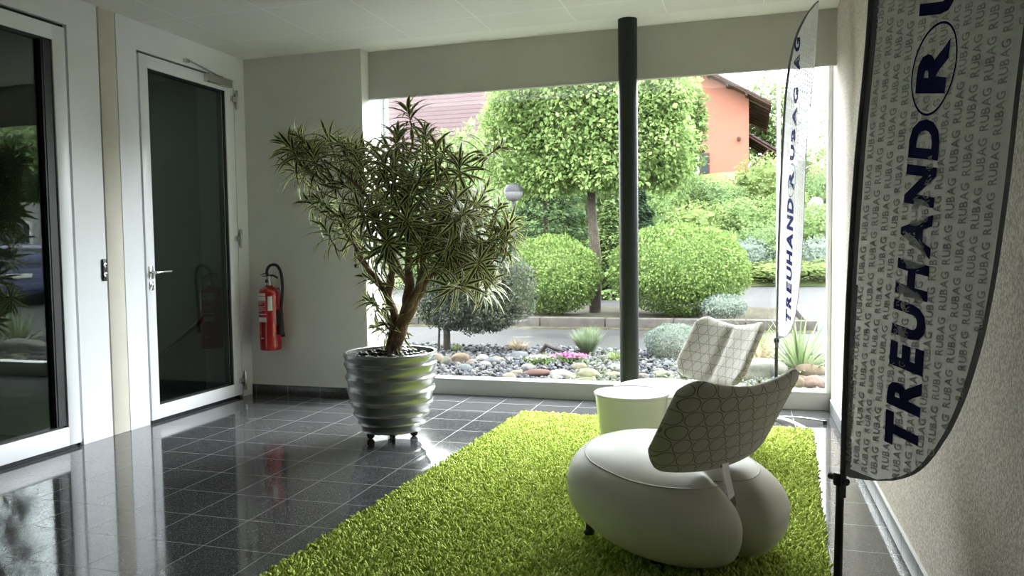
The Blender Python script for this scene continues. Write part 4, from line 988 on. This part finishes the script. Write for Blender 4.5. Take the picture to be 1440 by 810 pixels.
# small grey-green conifer on the gravel
ox = at(626, 400, 8.05).x
tree('olive_tree', 'small grey-green tree with a rounded crown beside the silver planter', (ox, 8.05, .02), [(0, 0, -.05), (.01, 0, .2), (.0, 0, .45), (.1, 0, .7)], (.045, .03),
     [((-.05, .05, .66), (.40, .36, .36)), ((.40, 0, .62), (.42, .36, .36)), ((.70, .1, .72), (.32, .3, .38)), ((.25, 0, .86), (.50, .36, .30)), ((.50, -.05, .45), (.36, .26, .20)), ((.1, -.05, .45), (.3, .26, .18))], G_OLIVE, 60000, .026)
o = MB().tube([(0, 0, -.02), (.01, .02, .3), (.02, .03, .55)], [.014, .012, .01], 8).build('tree_stake', M_BARK); o.location = (at(618, 400, 8.0).x - .02, 7.98, .02)
tag(o, 'thin wooden stake standing beside the olive tree trunk', 'stake')
def conifer(label, c, r, h, m=None, n=9000):
    t = thing('spruce_tree', label, 'tree', c)
    MB().tube([(0, 0, 0), (0, 0, h * .95)], [.09, .015], 8).build('trunk', M_BARK, t)
    u = rng.random(n) ** .75; z = h * (1 - u) ; a = rng.random(n) * 2 * PI; rr = r * u * (.35 + .65 * rng.random(n) ** .4) * (1 + .22 * np.sin(z * 16 + a))
    P = np.stack([rr * np.cos(a), rr * np.sin(a), z + .05 - rr * .18], 1); D = np.stack([np.cos(a), np.sin(a), -.2 + 0 * a], 1) + rdir(n) * .45
    V, F = scatter(LT, LTF, P, D, np.array([[0, 0, 1.]]) + rdir(n) * .3, rng.uniform(.09, .17, n)); link('foliage', np_mesh('foliage', V, F), m or G_DARK, t)
conifer('dark green spruce between the maple trunk and the potted plant', g(768, 18.5, .0), 1.7, 4.1)
conifer('dark blue-green spruce right behind the dark column', g(893, 19.5, .0), 1.2, 2.9)
conifer('small spruce showing between maple trunk and dark column', g(858, 18.2, 0), .8, 2.2, G_MID, 5000)

# shrubs on the hillside: built once per kind, copied with their own labels
protos = {}
def hill_shrub(kind, px, py, Y, w, h, label, group=None, name='wild_shrub'):
    """w,h in photo pixels"""
    mm, ls, n, lump = dict(light=(G_LIGHT, .085, 2600, .35), mid=(G_MID, .09, 2600, .35), yel=(G_YEL, .08, 2400, .3), teal=(G_TEAL, .08, 2200, .3), dark=(G_DARK, .10, 2400, .3), far=(G_FAR, .10, 3200, .4), dry=(G_DRY, .08, 1500, .3))[kind]
    s = Y / FPX / .957; p = at(px, py, Y); rx = w * s / 2; hh = h * s; zt_ = p.z + hh / 2; z0 = min(p.z - hh / 2, hz(p.x, Y) - .05); hh = zt_ - z0
    if kind not in protos:
        protos[kind] = shrub(name, label, 'shrub', (0, 0, 0), (1, .9, 2), mm, n, ls, lump, len(protos) + 11, shell=.72); t = protos[kind]
    else: t = copy_tree(protos[kind])
    t.name = name; t.location = (p.x, Y, z0); t.scale = (rx, rx, hh / 2); t.rotation_euler = (0, 0, random.random() * 6); t['label'] = label
    if group: t['group'] = group
    return t
HS = [('yel',1075,262,33,90,75,'tall yellow-green bush right below the pink house corner'),
 ('light',960,268,33,90,50,'pale feathery bush at the foot of the pink house, right of the column'),
 ('light',1010,285,31,80,55,'light green bush in the middle of the hillside under the pink house'),
 ('mid',925,300,29,70,60,'medium green bush just right of the column, above the boxwood dome'),
 ('yel',985,320,27.5,100,65,'yellow-green spreading bush directly above the boxwood dome'),
 ('mid',1045,315,28,90,70,'full green bush halfway up the slope left of the narrow flag'),
 ('light',1080,340,26,80,50,'light green bush low on the slope left of the narrow flag'),
 ('teal',1055,355,25,55,38,'rounded blue-green bush at the foot of the slope near the road'),
 ('mid',1020,345,26,60,40,'dark-leaved low bush right of the boxwood dome top'),
 ('mid',1150,325,27,80,70,'green bush right of the narrow flag above the road'),
 ('teal',1155,355,25,60,40,'grey-green bush low on the slope right of the narrow flag'),
 ('light',1155,270,32,70,60,'light green bush high up right of the narrow flag'),
 ('dry',1150,248,33,28,46,'orange-brown dry grass clump high up right of the narrow flag'),
 ('mid',1110,300,30,70,60,'green bush hidden mostly behind the narrow flag'),
 ('light',905,345,24,60,45,'light green bush behind the boxwood dome next to the column'),
 ('mid',850,345,23.5,60,50,'green bush visible between maple trunk and column'),
 ('light',735,250,26,100,90,'light green bush high behind the maple crown at left'),
 ('far',655,245,29,150,120,'hazy light green tree-like bush left of the maple crown below the tiled roof'),
 ('mid',610,280,27,130,110,'mid green bush behind the potted plant foliage'),
 ('light',690,310,22,120,70,'light green bush behind the right edge of the potted plant'),
 ('mid',575,340,22,140,80,'green bush behind the potted plant stems'),
 ('light',800,230,30,140,110,'light green bush behind the maple trunk fork'),
 ('far',880,215,32,120,100,'hazy green bush behind the column and maple crown'),
 ('far',790,225,34,130,120,'hazy light bush mass high behind the maple crown'),
 ('mid',930,235,30,90,70,'medium green bush right of the maple crown under the pink wall'),
 ('mid',700,265,24,110,90,'mid green bush around the globe lamp'),
 ('yel',840,365,22.5,44,26,'low yellow-green bush beside the road left of the column'),
 ('yel',1100,378,24.2,120,22,'long low grassy bush along the far road edge left of the flag'),
 ('yel',1160,378,24.2,70,24,'low grassy bush along the far road edge right of the flag'),
 ('light',1000,378,24.2,90,22,'low grassy bush along the road edge behind the boxwood dome'),
]
for a in HS: hill_shrub(*a)
def far_tree(px, Y, pytop, w, label, m, z0=3.0, n=7000, ls=.28):
    p = at(px, pytop, Y); s = Y / FPX / .957; r = w * s / 2; zt = p.z; c = zt - z0
    return tree('background_tree', label, (p.x, Y, z0), [(0, 0, -1), (0, 0, c * .3), (0, .1, c * .6)], (.18, .08), [((0, 0, c * .68), (r, r, c * .34)), ((-r * .5, 0, c * .5), (r * .6, r * .6, c * .25)), ((r * .5, 0, c * .52), (r * .6, r * .6, c * .27)), ((0, 0, c * .35), (r * .7, r * .6, c * .2))], m, n, ls)
far_tree(948, 31, 88, 76, 'leafy tree with visible branches left of the pink house wall', G_MID, 2.5, 7000, .20)
far_tree(1078, 56, 110, 70, 'pale green tree seen past the eave of the pink house', G_FAR, 5, 5000, .3)
far_tree(1160, 60, 205, 70, 'distant green tree in the gap right of the narrow flag', G_FAR, 3, 5000, .3)
far_tree(1178, 45, 120, 44, 'thin pale tree at the right window frame against the sky', G_FAR, 2, 1200, .22)

# reflected side of the street: beyond the right wall
tree('street_tree', 'broad street tree whose crown mirrors in the large glass door', (14.6, 19.4, 0), [(0, 0, -.1), (0, 0, 1.5), (.1, 0, 3.2)], (.2, .12), [((0, 0, 4.2), (3.2, 2.8, 1.2)), ((-2.2, 0, 3.7), (2.0, 2, 1.0)), ((2.2, 0, 3.8), (2.2, 2, 1.0))], G_MID, 22000, .2)

# ------------------------------------------------------------------ outside: buildings
M_PINK = mat('salmon_pink_render', (.145, .062, .044), .9, var=.05, scale=1)
M_TILEROOF = None
def roof_mat():
    m, t = nt('brown_clay_roof_tiles'); out = N(t, 'ShaderNodeOutputMaterial'); b = N(t, 'ShaderNodeBsdfPrincipled'); t.links.new(b.outputs[0], out.inputs[0])
    uvn = N(t, 'ShaderNodeTexCoord'); wv = N(t, 'ShaderNodeTexWave', wave_type='BANDS', bands_direction='Z', wave_profile='SAW'); wv.inputs['Scale'].default_value = 1.1; t.links.new(uvn.outputs['Object'], wv.inputs['Vector'])
    r = N(t, 'ShaderNodeValToRGB'); e = r.color_ramp.elements; e[0].position = 0; e[0].color = (.022, .013, .014, 1); e[1].position = .25; e[1].color = (.050, .035, .037, 1)
    t.links.new(wv.outputs['Fac'], r.inputs[0]); nz = N(t, 'ShaderNodeTexNoise'); nz.inputs['Scale'].default_value = 6; t.links.new(uvn.outputs['Object'], nz.inputs['Vector'])
    mx = N(t, 'ShaderNodeMixRGB', blend_type='MULTIPLY'); mx.inputs[0].default_value = .3; t.links.new(r.outputs[0], mx.inputs[1]); t.links.new(nz.outputs['Fac'], mx.inputs[2]); t.links.new(mx.outputs[0], b.inputs['Base Color']); b.inputs['Roughness'].default_value = .85; b.inputs['Specular IOR Level'].default_value = .08
    bp = N(t, 'ShaderNodeBump'); bp.inputs['Distance'].default_value = .05; t.links.new(wv.outputs['Fac'], bp.inputs['Height']); t.links.new(bp.outputs[0], b.inputs['Normal'])
    return m
M_TILEROOF = roof_mat()
M_WOOD = mat('dark_brown_eaves_wood', (.04, .022, .017), .8, var=.3, scale=3)
M_DARKGL = mat('dark_window_glass', (.015, .018, .02), .25, spec=.15)
M_WPAINT = mat('white_paint', (.30, .30, .29), .6)
def prism(pts, y0, y1):
    mb = MB(); n = len(pts); V = [(x, y0, z) for x, z in pts] + [(x, y1, z) for x, z in pts]
    F = [list(range(n)), list(range(n, 2 * n))[::-1]] + [(i + n, (i + 1) % n + n, (i + 1) % n, i)[::-1] for i in range(n)]
    return mb.add(V, F)
ph = thing('house', 'salmon pink gabled house with brown eaves on top of the hillside', 'house', (0, 45, 0))
xr = at(1053, 200, 45).x; zt = at(1053, 137, 45).z; xa = -6.0; za = zt + (xr - xa) * .60
prism([(xa * 2 - xr, 1), (xr, 1), (xr, zt), (xa, za), (xa * 2 - xr, zt)], 0, 9).build('wall', M_PINK, ph)
ov = 1.15
def slab(x0, z0, x1, z1, th, y0, y1): return [(x0, z0), (x1, z1), (x1, z1 + th), (x0, z0 + th)]
prism(slab(xa, za + .10, xr + ov, zt - ov * .6 + .10, .12, 0, 1), -1.0, 9.8).build('roof', M_TILEROOF, ph)
prism(slab(xa, za + .10, xa - (xr - xa) - ov, zt - ov * .6 + .10, .12, 0, 1), -1.0, 9.8).build('roof', M_TILEROOF, ph)
e_ = MB(); 
for mb_ in [prism(slab(xa, za, xr + ov, zt - ov * .6, .09, 0, 1), -.95, 9.7)]: e_.add(mb_.v, mb_.f)
for k in range(8): m2 = prism(slab(xr - .1, zt - .10, xr + ov - .08, zt - ov * .6 - .06, .09, 0, 1), .1 + k * 1.1, .22 + k * 1.1); e_.add(m2.v, m2.f)
for k in range(3): m2 = prism(slab(xr - 2.2 + k, zt + 1.2 - .6 * k, xr - 2.08 + k, zt + 1.13 - .6 * k, .12, 0, 1), -.9, 0); e_.add(m2.v, m2.f)
e_.build('eaves', M_WOOD, ph)
zl = at(1053, 188, 45).z
lr = MB()
for mb_ in [prism(slab(xr, zl, xr + 1.75, zl - 1.15, .12, 0, 1), .2, 5)]: lr.add(mb_.v, mb_.f)
lr.build('porch_roof', M_TILEROOF, ph)
pr = MB()
for k in range(4): m2 = prism(slab(xr, zl - .14, xr + 1.6, zl - 1.22, .10, 0, 1), .3 + k * 1.3, .42 + k * 1.3); pr.add(m2.v, m2.f)
pr.tube([(xr, .4, zl - 1.9), (xr + 1.1, .4, zl - .85)], .06, 8); pr.box(xr, xr + 1.5, .4, 5, 3.5, zl - 2.0)
pr.build('porch_beams', M_WOOD, ph)
wp = at(992, 229, 45); wf = MB().rbox(wp.x - .30, wp.x + .22, -.06, .02, wp.z - .62, wp.z + .55, .02).build('window', M_WOOD, ph)
MB().box(wp.x - .22, wp.x + .14, -.075, -.055, wp.z - .54, wp.z + .47).build('pane', M_DARKGL, wf)
MB().rbox(wp.x - .62, wp.x - .33, -.10, -.03, wp.z - .62, wp.z + .5, .01).build('shutter', M_WPAINT, ph)
lp = at(1039, 196, 45); MB().lathe([(.05, 0), (.09, .05), (.09, .2), (.03, .24)], 12, c=(lp.x, -.1, lp.z - .1)).build('outdoor_lamp', M_WOOD, ph)

lh = thing('house', 'house with a long red-brown tiled roof seen over the bushes at left', 'house', (0, 40, 0))
xl0, xl1 = at(440, 150, 40).x, at(685, 150, 40).x; ze = at(600, 205, 40).z; zr = at(600, 95, 40).z
MB().box(xl0, xl1 - .4, .8, 8, 0, ze).build('wall', M_WPAINT, lh)
V = [(xl0 - .5, 0, ze - .3), (xl1, 0, ze - .3), (xl1, 4.4, zr), (xl0 - .5, 4.4, zr), (xl0 - .5, 8.8, ze - .3), (xl1, 8.8, ze - .3)]
rf = MB(); rf.add(V + [(a, b, c - .15) for a, b, c in V], [(0, 1, 2, 3), (3, 2, 5, 4), (7, 6, 9, 8), (8, 9, 10, 11), (6, 7, 1, 0), (4, 5, 11, 10), (1, 7, 8, 2), (2, 8, 11, 5), (0, 3, 9, 6), (3, 4, 10, 9)]); rf.build('roof', M_TILEROOF, lh)
prism([(xl1 - .45, 2), (xl1 - .4, 2), (xl1 - .4, ze), (xl1 - .45, ze)], 1, 8).build('gable', M_WPAINT, lh)
bb = thing('apartment_building', 'grey building with white-framed windows mirrored in the large glass door', 'building', (23.5, 26.5, 0), math.radians(-48))
MB().box(-9, 9, 0, 8, 0, 8.5).build('wall', mat('grey_render', (.16, .155, .15), .9), bb)
for i in range(5):
    for j in range(3):
        x, z = -7.2 + i * 3.4, 1.2 + j * 2.6
        wi = MB().rbox(x - .75, x + .75, -.05, .03, z - .1, z + 1.45, .02).build('window', M_WPAINT, bb); MB().box(x - .62, x + .62, -.07, -.045, z, z + 1.33).build('pane', M_DARKGL, wi)
MB().box(-9.3, 9.3, -.4, 8.4, 8.5, 8.8).build('roof', M_TILEROOF, bb)
shrub('hedge', 'long low green hedge mirrored behind the parked cars in the glass door', 'hedge', (16.0, 20.6, 0), (4.5, .6, .95), G_YEL, 9000, .09, .1, 31)

# flag pole, globe lamp
fp = thing('flagpole', 'thin white flagpole standing on the far side of the road', 'flagpole', g(1094, 22.0))
MB().tube([(0, 0, -.1), (0, 0, 7.5)], [.055, .04], 14).build('pole', M_WPAINT, fp); MB().lathe([(.0, 0), (.06, .04), (.07, .09), (.0, .16)], 14, c=(0, 0, 7.48)).build('finial', M_WPAINT, fp)
gp = at(722, 270, 11.85); gl = thing('street_lamp', 'round globe lamp with dark cap showing beside the potted plant', 'lamp', (gp.x, 11.85, 0))
MB().tube([(0, 0, 0), (0, 0, gp.z - .12)], .03, 12).build('pole', M_POST, gl)
MB().lathe([(.03, -.15), (.10, -.12), (.145, -.05), (.15, 0), (.15, .01)], 24, c=(0, 0, gp.z)).build('globe', mat('white_opal_paint', (.085, .085, .085), .3), gl)
MB().lathe([(.155, 0), (.15, .04), (.11, .11), (.0, .15)], 24, c=(0, 0, gp.z)).build('lamp_cap', mat('grey_cap_paint', (.014, .015, .017), .4), gl)

# ------------------------------------------------------------------ parked cars
def car(label, loc, heading, colr, plate=True):
    """local +Y forward, rear at y=0"""
    t = thing('car', label, 'car', loc, heading)
    sec = [(0.0, .32, .70, .80), (.12, .22, .95, .86), (.9, .2, 1.0, .89), (2.2, .2, .98, .89), (3.2, .2, .95, .88), (3.9, .24, .80, .82), (4.1, .34, .62, .70)]
    def loft(rows, name, m, par):
        mb = MB(); V = []; F = []; K = len(rows[0])
        for r in rows: V += r
        for i in range(len(rows) - 1):
            for k in range(K): F.append((i * K + k, i * K + (k + 1) % K, (i + 1) * K + (k + 1) % K, (i + 1) * K + k))
        F += [list(range(K))[::-1], [len(V) - K + k for k in range(K)]]
        mb.add(V, F, 0, True); return mb.build(name, m, par, sharp=50)
    def ringp(y, z0, z1, w_, q=24, e=.45, top=1.0):
        out = []
        for k in range(q):
            a = 2 * PI * k / q; x = w_ * spow(math.cos(a), e); z = spow(math.sin(a), e); 
            if z > 0: x *= 1 + (top - 1) * z
            out.append((x, y, (z0 + z1) / 2 + (z1 - z0) / 2 * z))
        return out
    pm = mat('car_paint', colr, .4, coat=.1, var=.02, spec=.2)
    loft([ringp(*s) for s in sec], 'body', pm, t)
    cab = [(.10, .85, 1.12, .66), (.35, .85, 1.38, .64), (.8, .85, 1.47, .64), (1.8, .85, 1.48, .64), (2.5, .85, 1.36, .62), (3.15, .85, .98, .55)]
    loft([ringp(y, a, b, w_ + .12, 24, .5, .80) for y, a, b, w_ in cab], 'cabin', pm, t)
    loft([[(x * 1.012, y, z) for x, y, z in ringp(y, .98, b - .07, w_ + .12, 24, .4, .80)] for y, a, b, w_ in cab[1:5]], 'side_windows', M_DARKGL, t)
    rw = MB(); rw.add([(-.62, .062, 1.0), (.62, .062, 1.0), (.50, .30, 1.35), (-.50, .30, 1.35), (-.62, .11, 1.0), (.62, .11, 1.0), (.50, .35, 1.35), (-.50, .35, 1.35)], [(0, 1, 2, 3), (7, 6, 5, 4), (0, 4, 5, 1), (1, 5, 6, 2), (2, 6, 7, 3), (3, 7, 4, 0)]); rw.build('rear_window', M_DARKGL, t)
    for s in (-1, 1):
        MB().rbox(s * .62 - .12, s * .62 + .12, -.02, .16, .78, .90, .02).build('tail_light', mat('red_lens', (.45, .05, .05), .2), t)
    MB().rbox(-.72, .72, -.06, .12, .36, .56, .04).build('bumper', pm, t)
    if plate:
        MB().rbox(-.26, .26, -.03, .0, .66, .77, .005).build('license_plate', M_WPAINT, t)
    for x in (-.74, .74):
        for y in (.75, 3.3):
            w_ = MB().lathe([(.20, -.10), (.31, -.09), (.33, -.05), (.33, .05), (.31, .09), (.20, .10)], 28, M=Matrix.Translation(Vector((x, y, .33))) @ Matrix.Rotation(PI / 2, 4, 'Y')).build('wheel', M_RUBBER, t)
            MB().lathe([(.0, -.108), (.19, -.104), (.2, -.09), (.2, .09), (.19, .104), (.0, .108)], 20, M=Matrix.Translation(Vector((x, y, .33))) @ Matrix.Rotation(PI / 2, 4, 'Y')).build('hub_cap', M_CHROME, w_)
    return t
car('dark blue parked car with white plate mirrored in the large glass door', (8.1, 13.9, -.03), math.radians(-49), (.03, .035, .07))
car('grey-green parked car mirrored behind the dark blue one', (11.2, 16.9, -.03), math.radians(-58), (.10, .16, .14), False)

# ------------------------------------------------------------------ light
wd = bpy.data.worlds.new('overcast_sky'); scn.world = wd; wd.use_nodes = True; t = wd.node_tree; t.nodes.clear()
out = N(t, 'ShaderNodeOutputWorld'); bg = N(t, 'ShaderNodeBackground'); t.links.new(bg.outputs[0], out.inputs[0])
tc = N(t, 'ShaderNodeTexCoord'); sp = N(t, 'ShaderNodeSeparateXYZ'); t.links.new(tc.outputs['Generated'], sp.inputs[0])
nz = N(t, 'ShaderNodeTexNoise'); nz.inputs['Scale'].default_value = 2.2; nz.inputs['Detail'].default_value = 4; t.links.new(tc.outputs['Generated'], nz.inputs['Vector'])
r = N(t, 'ShaderNodeValToRGB'); r.color_ramp.elements[0].color = (.84, .90, 1.0, 1); r.color_ramp.elements[1].color = (1, .99, .97, 1); t.links.new(nz.outputs['Fac'], r.inputs[0]); t.links.new(r.outputs[0], bg.inputs[0])
grad = N(t, 'ShaderNodeMapRange'); grad.inputs[1].default_value = .0; grad.inputs[2].default_value = 1.0; grad.inputs[3].default_value = 1.0; grad.inputs[4].default_value = 2.1
t.links.new(sp.outputs['Z'], grad.inputs[0]); t.links.new(grad.outputs[0], bg.inputs[1])
# the sun, hidden in thin cloud: a broad soft glow from the front right
sl = bpy.data.lights.new('hazy_sun', 'SUN'); sl.energy = .5; sl.angle = math.radians(55); sl.color = (.88, .94, 1.0)
so = bpy.data.objects.new('hazy_sun', sl); COL.objects.link(so); so.rotation_euler = Vector((.72, .69, .46)).to_track_quat('Z', 'Y').to_euler()
# sky portals help the sampling of daylight through the glazed openings
def portal(loc, rot, sx, sy):
    l = bpy.data.lights.new('daylight_portal', 'AREA'); l.shape = 'RECTANGLE'; l.size = sx; l.size_y = sy
    l.cycles.is_portal = True
    o = bpy.data.objects.new('daylight_portal', l); COL.objects.link(o); o.location = loc; o.rotation_euler = rot
portal((-1.15, 6.04, 1.38), (-PI / 2, 0, 0), 3.5, 2.55)

scn.view_settings.view_transform = 'Standard'; scn.view_settings.look = 'None'; scn.view_settings.gamma = 1; scn.view_settings.use_curve_mapping = False
scn.view_settings.exposure = 3.95
scn.cycles.use_denoising = True
scn.cycles.max_bounces = 12; scn.cycles.diffuse_bounces = 6; scn.cycles.glossy_bounces = 5; scn.cycles.transparent_max_bounces = 16; scn.cycles.transmission_bounces = 6
scn.cycles.sample_clamp_indirect = 6
